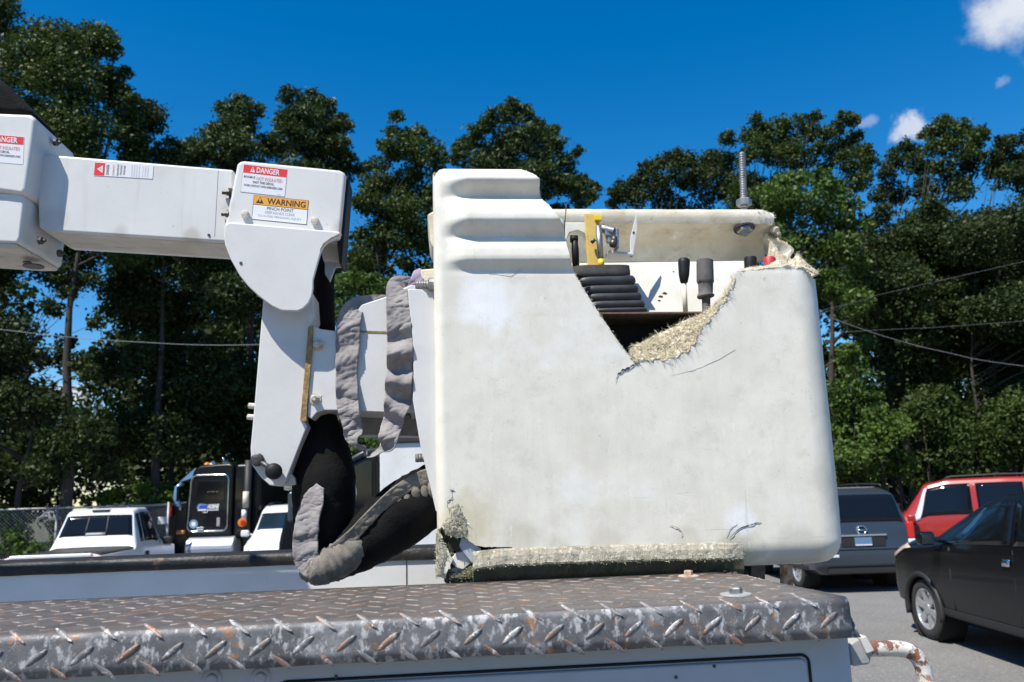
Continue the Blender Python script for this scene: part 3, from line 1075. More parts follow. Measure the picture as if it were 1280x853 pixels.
# bellows boot: stacked flattened ribs growing downwards
def build_bellows():
    rows = [(331, 345, 716, 790, 'top'), (344, 356, 722, 797, 0), (355.5, 366, 727, 801, 0), (365.5, 375.5, 731, 805, 0), (375, 384.5, 735, 809, 0), (384, 390.5, 740, 812, 0)]
    root = None
    for i, (y0, y1, xl, xr, k) in enumerate(rows):
        Yf = 2.475
        zc0, zc1 = P(760, y0, Yf).z, P(760, y1, Yf).z
        x0, x1 = P(xl, y0, Yf).x, P(xr, y0, Yf).x
        h = zc0 - zc1
        mb = MB()
        secs = [(0, .72), (.18, .90), (.40, 1.0), (.55, 1.0), (.8, .90), (1.0, .72)] if k == 0 else [(0, .93), (.3, .96), (.5, 1.0), (.7, 1.0), (.85, .95), (1.0, .80)]
        vs, fs = [], []
        cx, cy = (x0 + x1) / 2, Yf + .055
        hx, hy = (x1 - x0) / 2, .055
        n = 28
        for (t, s) in secs:
            for q in range(n):
                a = 2 * math.pi * q / n
                c, sn = math.cos(a), math.sin(a)
                ex = 2 / 5.0
                ins = (1 - s) * .022
                vs.append((cx + (hx - ins) * math.copysign(abs(c) ** ex, c), cy + (hy - ins) * math.copysign(abs(sn) ** ex, sn), zc0 - h * t + .004 * (c if k == 0 else c * .6) * .6))
        for a in range(len(secs) - 1):
            for q in range(n):
                q2 = (q + 1) % n
                fs.append((a * n + q, (a + 1) * n + q, (a + 1) * n + q2, a * n + q2))
        fs += [tuple(range(n)), tuple(range((len(secs) - 1) * n, len(secs) * n))]
        mb.add(vs, fs)
        if root is None:
            root = mb.build('bellows', M['boot_top'], bucket, smooth=True)
            root.modifiers.new('es', 'EDGE_SPLIT').split_angle = R(60)
        else:
            o = mb.build('bellows_rib', M['boot'], root, smooth=True)
            o.modifiers.new('es', 'EDGE_SPLIT').split_angle = R(70)


build_bellows()
# yellow handle with its linkage
mb = MB(); mb.slab([(731, 267), (749, 268), (753, 333), (735, 333)], 2.53, 2.545)
yh = mb.build('control_handle', M['yellow'], bucket, bevel=.002)
mb = MB(); mb.slab([(743, 268), (753, 270), (753, 276), (744, 275)], 2.515, 2.529)
mb.build('handle_tab', M['yellow_bright'], yh, bevel=.002)
mb = MB(); mb.tube([P(748, 283, 2.50), P(751, 324, 2.50)], .0105, n=14)
mb.build('link_rod', M['steel'], yh, smooth=True)
mb = MB(); mb.tube([P(751, 324, 2.50), P(752, 334, 2.50)], .010, n=12)
mb.build('rod_tip', M['yellow_bright'], yh, smooth=True)
mb = MB()
mb.tube([P(752, 286, 2.535), P(768, 290, 2.52)], .016, n=12)
mb.tube([P(760, 285, 2.53), P(762, 304, 2.53)], .012, n=10)
mb.slab([(756, 283), (771, 286), (772, 296), (757, 294)], 2.515, 2.53)
mb.slab([(770, 285), (774, 286), (774, 310), (770, 309)], 2.50, 2.54)
mb.build('link_block', M['steel'], yh, bevel=.002)
mb = MB(); mb.tube([P(766, 305, 2.50), P(769, 305, 2.53)], .013, n=12)
mb.tube([P(768, 296, 2.505), P(768, 304, 2.505)], .010, n=10)
mb.tube([P(743, 303, 2.51), P(740, 300, 2.51)], .009, n=10)
mb.build('link_pin', M['dark_steel'], yh, smooth=True)
mb = MB()
mb.slab([(761, 313), (792, 316), (792, 319), (761, 316)], 2.53, 2.60)
mb.slab([(796, 265), (797, 285), (791, 322), (788, 322), (788, 298)], 2.55, 2.556)
br = mb.build('metal_fin', M['plate_white'], yh, bevel=.001)
mb = MB(); c = P(792, 291, 2.5495); mb.lathe(c, (0, -1, 0), [(0, .004), (.001, .004)], n=10)
mb.build('fin_hole', M['dark_steel'], br)
# black toggle on a curved guard and a wire beside it
mb = MB()
gp = [(706, 278), (733, 278), (735, 300), (731, 292), (722, 288), (712, 291), (708, 300)]
mb.slab(gp, 2.56, 2.60)
mb.build('lever_guard', M['inner_white'], bucket, bevel=.003)
mb = MB()
mb.tube([P(718, 297, 2.53), P(719, 312, 2.53), P(720, 338, 2.53)], [.010, .0125, .0115], n=12)
mb.tube([P(713, 299, 2.53), P(722, 299, 2.53)], .013, n=10)
mb.build('lever', M['black_rubber'], bucket, smooth=True)
mb = MB(); mb.tube([P(708, 256, 2.5), P(706, 278, 2.5), P(705, 300, 2.5)], .0022, n=6)
mb.build('wire', M['dark_steel'], bucket, smooth=True)
mb = MB(); mb.slab([(696, 272), (704, 274), (703, 286), (698, 284)], YB + .012, YB + .016)
mb.build('tape_scrap', M['blue_tape'], bucket)
# levers standing on the deck
def lever(pk, rk, ps, rs, mk, mstem, Y, n=16):
    mb = MB(); mb.tube([P(*p, Y) for p in pk], rk, n=n)
    k = mb.build('lever_knob', M[mk], bucket, smooth=True)
    k.modifiers.new('es', 'EDGE_SPLIT').split_angle = R(50)
    if ps:
        mb = MB(); mb.tube([P(*p, Y) for p in ps], rs, n=10)
        mb.build('lever_stem', M[mstem], k, smooth=True)


lever([(855, 323.5), (855, 325), (855, 329), (855, 344), (855, 353), (855, 354.5)], [.014, .019, .020, .0175, .0125, .008], [(855, 354), (857, 391)], .008, 'black_rubber', 'ivory', 2.50)
mb = MB()
Y = 2.50
mb.tube([P(881, 325, Y), P(881, 326, Y), P(881.5, 351, Y), P(882, 353, Y), P(882, 355, Y), P(882, 367, Y), P(882, 369, Y), P(882, 370, Y), P(882.5, 372, Y), P(882.5, 373, Y), P(883, 391, Y)],
        [.022, .0275, .0285, .028, .0245, .0235, .027, .029, .027, .014, .0135], n=20)
o = mb.build('rubber_sheath', M['grey_rubber'], bucket, smooth=True)
o.modifiers.new('es', 'EDGE_SPLIT').split_angle = R(40)
lever([(938, 322), (938, 324), (938, 340), (938, 342)], [.0195, .021, .0195, .018], None, 0, 'black_rubber', None, 2.47)
lever([(962, 322), (962, 324), (962, 338), (962, 341)], [.017, .020, .0185, .017], None, 0, 'red_knob', None, 2.47)
# threaded rod and nuts through the rim
c0, c1 = P(930, 262, 2.79), P(927.5, 191, 2.79)
mb = MB()
pts, rad = [], []
for k in range(97):
    t = k / 96
    pts.append(c0.lerp(c1, t)); rad.append(.0135 if k % 4 in (0, 1) else .0112)
rad[-1] = .009
mb.tube(pts, rad, n=14)
rod = mb.build('threaded_rod', M['steel'], bucket, smooth=False)
c = P(930, 252, 2.79)
mb = MB(); mb.lathe(c, (c1 - c0), [(-.018, .027), (-.016, .030), (.006, .030), (.009, .026)], n=6)
mb.build('nut', M['steel'], rod, bevel=.0015)
c = P(931, 288, 2.735)
mb = MB(); mb.lathe(c, (0, -.25, -1), [(-.012, .030), (.006, .030), (.010, .026), (.010, .012), (.022, .011)], n=6)
nut = mb.build('nut', M['steel'], rim, bevel=.0015)
mb = MB(); mb.lathe(c + Vector((0, .004, .006)), (0, -.25, -1), [(-.004, .040), (.002, .038)], n=20)
mb.build('stain_washer', M['dark_steel'], rim)


# ------------------------------------------------------------------ flat print
def text_mesh(s, bold=0.0, shear=0.0):
    cu = bpy.data.curves.new('t', 'FONT')
    cu.body = s
    cu.align_x = 'CENTER'; cu.align_y = 'CENTER'
    cu.size = 1.0
    cu.offset = bold
    cu.shear = shear
    cu.resolution_u = 3
    cu.fill_mode = 'FRONT'
    o = bpy.data.objects.new('t', cu)
    COL.objects.link(o)
    dg = bpy.context.evaluated_depsgraph_get()
    dg.update()
    me = bpy.data.meshes.new_from_object(o.evaluated_get(dg))
    bpy.data.objects.remove(o)
    bpy.data.curves.remove(cu)
    return me


class Sheet:
    """a printed film given by its corners; u,v run 0..1 from the lower left"""

    def __init__(self, tl, tr, bl, nrm):
        self.o = Vector(bl); self.u = Vector(tr) - Vector(tl); self.v = Vector(tl) - Vector(bl); self.n = Vector(nrm).normalized()
        self.w, self.h = self.u.length, self.v.length

    def at(self, u, v, h=0.0):
        return self.o + self.u * u + self.v * v + self.n * h

    def film(self, name, mat, parent, u0=0, u1=1, v0=0, v1=1, h=.0008, th=.0005):
        a = [self.at(u0, v0, h), self.at(u1, v0, h), self.at(u1, v1, h), self.at(u0, v1, h)]
        mb = MB(); mb.prism(a, [p - self.n * th for p in a])
        return mb.build(name, mat, parent)

    def poly(self, name, mat, parent, pts, h):
        a = [self.at(u, v, h) for u, v in pts]
        mb = MB(); mb.prism(a, [p - self.n * .0002 for p in a])
        return mb.build(name, mat, parent)

    def text(self, name, s, mat, parent, u, v, hgt, maxw=None, bold=0.0, h=.0014, rot=0, shear=0.0):
        me = text_mesh(s, bold, shear)
        xs = [q.co.x for q in me.vertices]; ys = [q.co.y for q in me.vertices]
        w = max(xs) - min(xs); hh = max(ys) - min(ys)
        sy = hgt * (self.h if not rot else self.w) / hh
        sx = sy
        if maxw:
            sx = maxw * (self.w if not rot else self.h) / w
        cx, cy = (max(xs) + min(xs)) / 2, (max(ys) + min(ys)) / 2
        un, vn = self.u.normalized(), self.v.normalized()
        if rot:
            un, vn = self.v.normalized() * rot, -self.u.normalized() * rot
        c = self.at(u, v, h)
        for q in me.vertices:
            q.co = c + un * ((q.co.x - cx) * sx) + vn * ((q.co.y - cy) * sy)
        return link_mesh(name, me, mat, parent, fix=False)


# ------------------------------------------------------------------ the lifting boom
boom = WSthing('lift_boom', 'white lifting boom with danger and warning decals, reaching in from the left to the bucket', 'lifting boom', (-.8, 2.6, 1.0))
# outer housing at the far left
HX = P(45, 200, 2.37).x
mb = MB()
mb.slab([(-1100, 85), (0, 141), (37, 142.5), (45, 148), (43, 165), (33, 236), (29, 243), (0, 239), (-1100, 180)], 2.37, 2.64)
hs = mb.build('boom_housing', M['boom_white'], boom, bevel=.012, bseg=3)
mb = MB()
mb.slab([(-1100, 183), (0, 240), (27, 242), (31, 247), (25, 297), (22, 304), (0, 303), (-1100, 230)], 2.385, 2.66)
mb.build('lower_housing', M['boom_white'], boom, bevel=.012, bseg=3)
mb = MB()
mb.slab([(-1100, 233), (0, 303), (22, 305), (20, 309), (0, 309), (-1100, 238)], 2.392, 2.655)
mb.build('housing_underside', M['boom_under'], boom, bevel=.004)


def end_pt(px, py):   # on the right end face of the housing
    return PX(px, py, HX + .004)


for px, py in ((70, 178), (75, 317), (51, 301)):
    c = end_pt(px, py)
    mb = MB(); mb.lathe(c, (1, 0, 0), [(-.006, .012), (.004, .012), (.006, .010), (.006, .006), (.014, .0055)], n=10)
    mb.build('housing_bolt', M['dark_steel'], hs, smooth=False)
mb = MB()
mb.slab([(-60, 60), (0, 98), (14, 112), (30, 128), (42, 142), (0, 141), (-60, 139)], 2.40, 2.58)
mb.build('rubber_cover', M['black_cloth'], boom, bevel=.02)
for (px, py, rx) in ((38, 330, .03), (30, 325, .012)):
    c = P(px, py, 2.5)
    mb = MB(); mb.lathe((c.x, 2.52, c.z), (0, 0, -1), [(0, rx), (.004, rx)], n=16)
    mb.build('drain_hole', M['dark_steel'], hs)

# the square boom tube
tp = [(44, 196), (50, 192), (292, 212), (292, 303), (283, 303), (58, 289), (48, 284)]
fr = [P(x, y, 2.445) for x, y in tp]
bk = [v + Vector((0, .20, 0)) for v in fr]
mb = MB(); mb.prism(fr, bk)
tube_ = mb.build('boom_tube', M['boom_white'], boom, bevel=.016, bseg=4)
up = Vector((0, 0, 1))
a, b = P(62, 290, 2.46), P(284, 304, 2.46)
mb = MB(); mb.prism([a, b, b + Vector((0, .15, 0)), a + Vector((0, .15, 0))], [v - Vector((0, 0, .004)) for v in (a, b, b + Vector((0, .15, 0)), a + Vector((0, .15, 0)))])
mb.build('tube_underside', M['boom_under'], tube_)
for (px, py) in ((283, 241), (282, 268)):
    c = P(px, py, 2.44)
    mb = MB()
    mb.lathe(P(px - 5, py - .4, 2.432), (1, 0, -.06), [(0, .007), (.012, .007), (.013, .010), (.022, .010)], n=8)
    mb.build('side_stud', M['dark_steel'], tube_)
    mb = MB(); mb.slab([(px + 2, py - 6), (px + 7, py - 6), (px + 8, py + 6), (px + 3, py + 7)], 2.432, 2.443)
    mb.build('stud_lug', M['dark_steel'], tube_, bevel=.001)
c = P(261, 294, 2.444)
mb = MB(); mb.lathe(c, (0, -1, 0), [(0, .0045), (.002, .004)], n=10); mb.build('rivet', M['dark_steel'], tube_)
mb = MB(); mb.slab([(272.5, 213), (273.2, 213), (268.5, 296), (267.8, 296)], 2.4445, 2.446)
mb.build('film_edge', M['decal_grey'], tube_)
# elbow cover with the decals
EC = 2.425
mb = MB()
mb.slab([(296, 205), (299, 201.5), (305, 200.5), (424, 212.3), (430, 214.5), (432.5, 220), (425, 300), (281, 288), (281, 280)], EC, 2.53)
ec = mb.build('elbow_cover', M['boom_white'], boom, bevel=.011, bseg=4)
mb = MB()
mb.slab([(428, 224), (435, 219), (436, 224), (427.5, 329), (424, 329), (421, 300)], 2.44, 2.55)
mb.build('elbow_end_plate', M['black_rubber'], ec, bevel=.003)
mb = MB()
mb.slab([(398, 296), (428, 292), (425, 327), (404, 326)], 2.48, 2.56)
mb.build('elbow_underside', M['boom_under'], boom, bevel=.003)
mb = MB()
mb.slab([(406, 326), (420, 330), (412, 352), (406, 342)], 2.50, 2.52)
mb.build('elbow_gusset', M['truck_paint'], boom, bevel=.002)
# guard plate standing proud of the cover, its top folded in
gp = [(281, 282), (286, 278), (424, 290), (426, 294), (420, 299), (411, 303), (405, 308), (401, 316), (397, 330), (393.5, 343), (391.5, 350), (391.5, 360), (390, 370), (386, 379), (379, 386), (372, 389), (352, 388.5), (340, 383), (324, 371),
      (310, 358), (299, 344), (288, 324), (281, 306), (279.5, 294)]
mb = MB(); mb.slab(gp, 2.376, 2.388)
gpl = mb.build('guard_plate', M['plate_white'], boom, bevel=.004, bseg=2)
mb = MB()
tpf = [P(281, 282, 2.386), P(286, 278, 2.386), P(424, 290, 2.386), P(426, 294, 2.386)]
mb.prism(tpf, [v + Vector((0, .046, .012)) for v in tpf])
mb.build('plate_fold', M['plate_white'], gpl, bevel=.003)
crk = MB()
for (x0, y0, x1, y1) in ((424, 292, 414, 297), (414, 297, 404, 304), (404, 304, 400, 312)):
    a, b = P(x0, y0, 2.3745), P(x1, y1, 2.3745)
    crk.prism([a, b, b - Vector((0, 0, .004)), a - Vector((0, 0, .003))], [v + Vector((0, .002, 0)) for v in (a, b, b - Vector((0, 0, .004)), a - Vector((0, 0, .003)))])
crk.build('chipped_edge', M['seam'], gpl)
for (px, py) in ((307, 269), (394, 277)):
    c = P(px, py, EC)
    mb = MB(); mb.lathe(c, (0, -1, 0), [(0, .0125), (.010, .0125), (.014, .010), (.015, .004)], n=12)
    mb.build('cover_bolt', M['dull_bolt'], ec, smooth=False)
for (px, py) in ((301, 329),):
    c = P(px, py, 2.3755)
    mb = MB(); mb.lathe(c, (0, -1, 0), [(0, .005), (.002, .004)], n=8)
    mb.build('rivet', M['dark_steel'], gpl)
# decals
s = Sheet(P(304.5, 205.5, EC), P(359.5, 212, EC), P(300.5, 240, EC), (0, -1, 0))
d = s.film('danger_decal', M['decal_white'], ec)
s.film('red_band', M['decal_red'], d, .01, .995, .70, .99, .0011)
s.text('lettering', 'DANGER', M['decal_white'], d, .57, .845, .20, .52, .02)
s.poly('warning_triangle', M['decal_white'], d, [(.165, .745), (.275, .745), (.22, .955)], .0013)
s.poly('exclamation', M['decal_red'], d, [(.212, .80), (.228, .80), (.232, .90), (.208, .90)], .0016)
s.text('lettering', 'BOOM IS', M['decal_black'], d, .17, .565, .075, .25, .01)
s.text('lettering', 'NOT INSULATED', M['decal_pink'], d, .62, .545, .12, .58, .0)
s.text('lettering', 'PAST THIS DECAL.', M['decal_black'], d, .5, .40, .085, .48, .01)
s.text('lettering', 'AVOID CONTACT WITH ENERGIZED LINES.', M['decal_black'], d, .5, .265, .075, .88, .01)
s.text('lettering', '00-0000', M['decal_grey'], d, .86, .05, .03, .09)
fr_ = MB()
for (u0, v0, u1, v1) in ((0, 0, 1, .008), (0, 0, .004, .7), (.996, 0, 1, .7)):
    a = [s.at(u0, v0, .0011), s.at(u1, v0, .0011), s.at(u1, v1, .0011), s.at(u0, v1, .0011)]
    fr_.prism(a, [p - s.n * .0002 for p in a])
fr_.build('border', M['decal_grey'], d)
s = Sheet(P(317.5, 244, EC), P(386, 251, EC), P(314.5, 274.5, EC), (0, -1, 0))
d = s.film('warning_decal', M['decal_black'], ec)
s.film('orange_band', M['decal_orange'], d, .008, .992, .63, .985, .0011)
s.film('white_field', M['decal_white'], d, .008, .992, .02, .605, .0011)
s.text('lettering', 'WARNING', M['decal_black'], d, .60, .805, .25, .70, .018)
s.poly('warning_triangle', M['decal_black'], d, [(.05, .68), (.19, .68), (.12, .95)], .0013)
s.poly('exclamation', M['decal_orange'], d, [(.108, .745), (.132, .745), (.140, .88), (.10, .88)], .0016)
s.text('lettering', 'PINCH POINT', M['decal_black'], d, .5, .51, .13, .48, .005)
s.text('lettering', 'KEEP HANDS CLEAR', M['decal_grey'], d, .5, .34, .11, .54)
s.text('lettering', 'TO AVOID PERSONAL INJURY', M['decal_grey'], d, .5, .17, .11, .80)
# narrow decal on the tube, print turned on its side
s = Sheet(P(119, 203, 2.4445), P(192, 207.5, 2.4445), P(117.5, 219.5, 2.4445), (0, -1, 0))
d = s.film('sideways_decal', M['decal_white'], tube_)
s.film('red_band', M['decal_red'], d, 0, .175, .03, .97, .0011)
s.poly('warning_triangle', M['decal_white'], d, [(.14, .22), (.14, .78), (.045, .5)], .0013)
s.poly('exclamation', M['decal_red'], d, [(.12, .46), (.12, .54), (.085, .52), (.085, .48)], .0016)
s.text('lettering', 'DANGER', M['decal_black'], d, .225, .5, .045, .75, .01, rot=1)
s.text('lettering', 'BOOM IS NOT', M['decal_pink'], d, .325, .5, .032, .80, .01, rot=1)
for i, tx in enumerate(('INSULATED PAST', 'THIS POINT', 'AVOID LINES')):
    s.text('lettering', tx, M['decal_black'], d, .40 + i * .055, .52, .032, (.88, .8, .7)[i], .01, rot=1)
for i in range(4):
    s.text('lettering', 'KEEP CLEAR OF ALL POWER LINES'[:22 + i], M['decal_grey'], d, .64 + i * .042, .5, .018, .86, rot=1)
for i in range(3):
    s.text('lettering', 'DEATH OR SERIOUS INJURY'[:20 - i], M['decal_grey'], d, .83 + i * .042, .5, .018, .80, rot=1)
# danger decal on the housing, its left half outside the picture
s = Sheet(P(-24, 166.8, 2.37), P(30.5, 171.3, 2.37), P(-26, 201.5, 2.37), (0, -1, 0))
d = s.film('danger_decal', M['decal_white'], hs)
s.film('red_band', M['decal_red'], d, .01, .99, .70, .985, .0011)
s.text('lettering', 'DANGER', M['decal_white'], d, .57, .845, .20, .56, .02)
s.poly('warning_triangle', M['decal_white'], d, [(.125, .745), (.235, .745), (.18, .955)], .0013)
s.text('lettering', 'BOOM IS', M['decal_black'], d, .17, .565, .075, .25, .01)
s.text('lettering', 'NOT INSULATED', M['decal_pink'], d, .62, .545, .12, .58)
s.text('lettering', 'PAST THIS DECAL.', M['decal_black'], d, .45, .40, .085, .48, .01)
s.text('lettering', 'AVOID CONTACT WITH ENERGIZED LINES.', M['decal_black'], d, .5, .265, .075, .88, .01)

# knuckle arm hanging below the elbow
AY = 2.455
mb = MB()
mb.slab([(329, 372), (345, 366), (391, 366), (393, 396), (389, 404), (378, 522), (384, 533), (356, 605), (348, 608), (337, 607), (326, 597), (314, 580), (313, 560), (318, 505)], AY, AY + .20)
arm = mb.build('knuckle_arm', M['plate_white'], boom, bevel=.004)
mb = MB()
mb.slab([(352, 598), (360, 588), (369, 598), (370, 606), (352, 608)], AY + .03, AY + .18)
mb.build('arm_foot', M['boom_under'], arm, bevel=.003)
mb = MB()
mb.slab([(385.5, 408), (391, 407), (390, 440), (384.5, 500), (383, 527), (375, 526), (377, 505)], AY - .012, AY + .02)
mb.build('seam_strip', M['seam'], arm, bevel=.001)
for (px, py, rr) in ((322, 575, .020), (344, 590, .024)):
    c = P(px, py, AY)
    mb = MB()
    if rr > .022:
        mb.lathe(c, (.1, -1, 0), [(0, .016), (.02, .022), (.034, rr), (.05, rr), (.058, .016)], n=18)
        mb.build('pivot_knob', M['black_rubber'], arm, smooth=True)
    else:
        mb.lathe(c, (0, -1, 0), [(0, rr), (.006, rr), (.008, .016), (.018, .015), (.020, .008)], n=12)
        mb.build('pivot_nut', M['dark_steel'], arm)
mb = MB(); mb.tube([P(325, 577, AY - .012), P(336, 584, AY - .014), P(342, 592, AY - .012)], [.006, .008, .008], n=8)
mb.build('pivot_link', M['dark_steel'], arm, smooth=True)
for (px, py) in ((317, 508), (315.5, 522)):
    c = P(px, py, AY + .05)
    mb = MB(); mb.lathe(c + Vector((.006, 0, 0)), (-1, 0, .1), [(0, .009), (.02, .009), (.022, .006)], n=10)
    mb.build('arm_stud', M['dull_bolt'], arm)
mb = MB(); mb.lathe(P(338, 379, AY - .012), (0, -1, 0), [(0, .012), (.012, .012), (.014, .008)], n=10)
mb.build('arm_stud', M['dull_bolt'], arm)
# bucket bracket: box, upper plate, flange, underside
BY = 2.452
mb = MB()
mb.slab([(391, 409), (394, 408), (401, 411.5), (417, 413.5), (449, 415), (560, 418), (560, 517), (480, 515.5), (420, 513), (405, 513), (396, 516), (389, 524), (384, 520), (386, 485)], BY, 2.75)
bb = mb.build('bracket_box', M['plate_white'], boom, bevel=.003)
mb = MB()
mb.slab([(445, 414.2), (447, 388), (452, 381), (481, 371.5), (514, 356), (535, 360), (560, 372), (560, 416.5), (500, 415.6)], BY + .002, BY + .03)
mb.build('bracket_gusset', M['plate_white'], bb, bevel=.003)
mb = MB()
mb.slab([(446, 414.3), (560, 416.4), (560, 418), (446, 415.6)], BY - .002, BY + .01)
mb.build('gusset_seam', M['seam'], bb)
mb = MB()
mb.slab([(509.5, 363), (512, 361), (528, 362), (533, 366), (546, 393), (560, 400), (560, 640), (545, 640), (537, 605), (526, 560), (516, 500), (517, 466), (516, 424)], 2.415, 2.435)
fl = mb.build('mount_flange', M['plate_white'], boom, bevel=.003)
mb = MB()
mb.slab([(437, 515), (560, 519), (560, 546), (442, 544)], 2.66, 2.76)
mb.build('bracket_underside', M['lamp_grey'], bb, bevel=.003)
mb = MB(); mb.slab([(502, 418), (508, 418), (514, 500), (512, 520), (504, 520)], 2.47, 2.60)
mb.build('mount_gap', M['dark_steel'], fl)
mb = MB()
mb.slab([(526, 337), (560, 334), (560, 360), (526, 358)], 2.52, 2.68)
mb.build('mount_block', M['rim_cream'], boom, bevel=.005)
mb = MB()
mb.lathe(P(519, 356, 2.45), (1, 0, 0), [(0, .012)] + [(.004 + .004 * i, .014 if i % 2 else .0115) for i in range(10)] + [(.044, .022), (.060, .022), (.062, .014), (.12, .014)], n=14)
mb.build('mount_bolt', M['steel'], fl)
mb = MB()
mb.lathe(P(519, 573, 2.45), (1, 0, .03), [(0, .012)] + [(.004 + .004 * i, .014 if i % 2 else .0115) for i in range(8)] + [(.040, .024), (.062, .024), (.062, .014), (.1, .014)], n=14)
mb.build('mount_bolt', M['steel'], fl)
for (px, py) in ((397, 432), (394, 499)):
    c = P(px, py, BY)
    mb = MB()
    mb.lathe(c, (0, -1, 0), [(0, .018), (.003, .018), (.003, .012), (.022, .011), (.025, .007)], n=12)
    mb.build('bracket_bolt', M['dull_bolt'], bb)
    mb = MB(); mb.slab([(px - 2, py - 5), (px + 8, py - 5), (px + 8, py - 2), (px + 4, py - 1), (px + 1, py - 2)], BY - .03, BY - .018)
    mb.build('bolt_clip', M['dull_bolt'], bb, bevel=.001)
# black boot around the joint behind the plates
mb = MB()
bp_ = [P(x, y, 2.62) for x, y in ((410, 322), (405, 352), (403, 385), (403, 414))]
mb.tube(bp_, [.026, .034, .040, .042], n=16)
mb.build('joint_boot', M['black_cloth'], boom, smooth=True)


# ------------------------------------------------------------------ cloth
def ribbon(pts, n=8, across=7, fold=.006, seed=0.0, ruffle=None):
    """pts: (px, py, width px, Y, turn) ; turn swings the right edge away from the viewer"""
    L = catmull(pts, n)
    vs, fs = [], []
    C = []
    for i, q in enumerate(L):
        a = np.array(L[max(0, i - 1)][:2]); b = np.array(L[min(len(L) - 1, i + 1)][:2])
        t = b - a; t = t / (np.linalg.norm(t) + 1e-9)
        nrm = np.array((-t[1], t[0]))
        if nrm[0] < 0 and abs(t[1]) > .3:
            pass
        for k in range(across + 1):
            s = k / across - .5
            wd = q[2] * s
            p = P(q[0] + nrm[0] * wd * math.cos(q[4]), q[1] + nrm[1] * wd * math.cos(q[4]), q[3])
            p.y += wd / 400 * math.sin(q[4])
            e = fold * (1 - .3 * abs(2 * s))
            p += Vector((noise.noise(p * 24 + Vector((seed, 0, 0))) * .25, noise.noise(Vector((p.x * 7 + p.z * 5, seed, p.z * 20 - p.x * 8))) + .45 * (1 - 2.2 * abs(noise.noise(Vector((p.x * 22 + p.z * 12, seed, p.z * 48 - p.x * 26))))) + .25 * (1 - 2 * abs(noise.noise(Vector((p.x * 60, seed + 3, p.z * 120))))), noise.noise(p * 30 + Vector((0, 0, seed))) * .2)) * e
            if ruffle:
                A0, lam, y0, y1 = ruffle
                am = A0 * sm(y0, y1, q[1])
                ph = q[1] / lam * 2 * math.pi + .5 * math.sin(s * 3 + q[1] * .05)
                p.y -= am * math.sin(ph)
            vs.append(p)
    m = across + 1
    for i in range(len(L) - 1):
        for k in range(across):
            fs.append((i * m + k, i * m + k + 1, (i + 1) * m + k + 1, (i + 1) * m + k))
    return vs, fs


strap = WSthing('webbing_strap', 'crumpled grey webbing strap looped in two hanging bands over the boom bracket', 'strap', (-.2, 2.45, 2.6))
vs, fs = ribbon([(494, 369, 8, 2.56, .6), (480, 373, 11, 2.53, .5), (462, 376, 16, 2.49, .3), (446, 383, 24, 2.455, .1), (437, 398, 30, 2.44, 0), (434.5, 430, 30, 2.44, .1), (433, 470, 27, 2.438, -.1), (434, 500, 28, 2.436, .1), (437, 517, 27, 2.436, .3), (441, 535, 24, 2.43, -.3), (441, 548, 22, 2.425, .6),
                 (446, 557, 12, 2.42, 1.0), (455, 561, 9, 2.42, .8), (458, 570, 7, 2.42, .9)], seed=1.0, fold=.009, n=22, across=18, ruffle=(.006, 34, 430, 500))
mesh_obj('band', vs, fs, M['grey_cloth'], strap, smooth=True, solid=.003)
vs, fs = ribbon([(515, 352, 12, 2.54, .4), (503, 354, 20, 2.50, .2), (496, 360, 26, 2.45, 0), (497, 380, 29, 2.425, 0), (499, 410, 32, 2.42, .1), (500, 440, 32, 2.418, -.1), (499, 470, 33, 2.42, .1), (497, 500, 33, 2.42, -.2), (493, 520, 28, 2.415, .3), (487, 540, 25, 2.41, -.2), (484, 556, 24, 2.41, .5),
                 (476, 562, 14, 2.41, .9), (466, 569, 9, 2.415, .9), (458, 571, 7, 2.42, .9)], seed=4.0, fold=.009, n=22, across=18, ruffle=(.017, 36, 395, 440))
mesh_obj('band', vs, fs, M['grey_cloth'], strap, smooth=True, solid=.003)
vs, fs = ribbon([(511, 360, 5, 2.50, .4), (518, 352, 12, 2.50, .2), (524, 344, 16, 2.52, .2), (528, 338, 8, 2.54, .2)], seed=7.0)
mesh_obj('loose_end', vs, fs, M['purple_cloth'], strap, smooth=True, solid=.002)

sleeve = WSthing('hose_sleeve', 'black canvas hose sleeve with a faded khaki hem, sagging in a loop beside the bucket', 'hose sleeve', (-.3, 2.5, 1.75))
SLY = 2.58


def soft_tube(pts, n=20, seg=10, amp=.006, flat=1.0, mat=None, name='sheath', parent=None, freq=34):
    L = catmull(pts, seg)
    vs, fs = [], []
    for i, q in enumerate(L):
        a = Vector(P(*L[max(0, i - 1)][:2], L[max(0, i - 1)][3])); b = Vector(P(*L[min(len(L) - 1, i + 1)][:2], L[min(len(L) - 1, i + 1)][3]))
        c = Vector(P(q[0], q[1], q[3])); t = (b - a).normalized()
        e1 = Vector((0, 1, 0)); e1 = (e1 - t * e1.dot(t)).normalized(); e2 = t.cross(e1)
        r = q[2] / 395.0
        for k in range(n):
            an = 2 * math.pi * k / n
            p = c + e1 * math.cos(an) * r * flat + e2 * math.sin(an) * r
            d = (p - c).normalized()
            w = .7 * noise.noise(p * freq) + 1.1 * (1 - 2 * abs(noise.noise(Vector((i * .30 + k * .12, k * .22, 0))))) 
            vs.append(p + d * amp * w)
    for i in range(len(L) - 1):
        for k in range(n):
            k2 = (k + 1) % n
            fs.append((i * n + k, i * n + k2, (i + 1) * n + k2, (i + 1) * n + k))
    fs += [tuple(range(n)), tuple(range((len(L) - 1) * n, len(L) * n))]
    return mesh_obj(name, vs, fs, mat, parent, smooth=True)


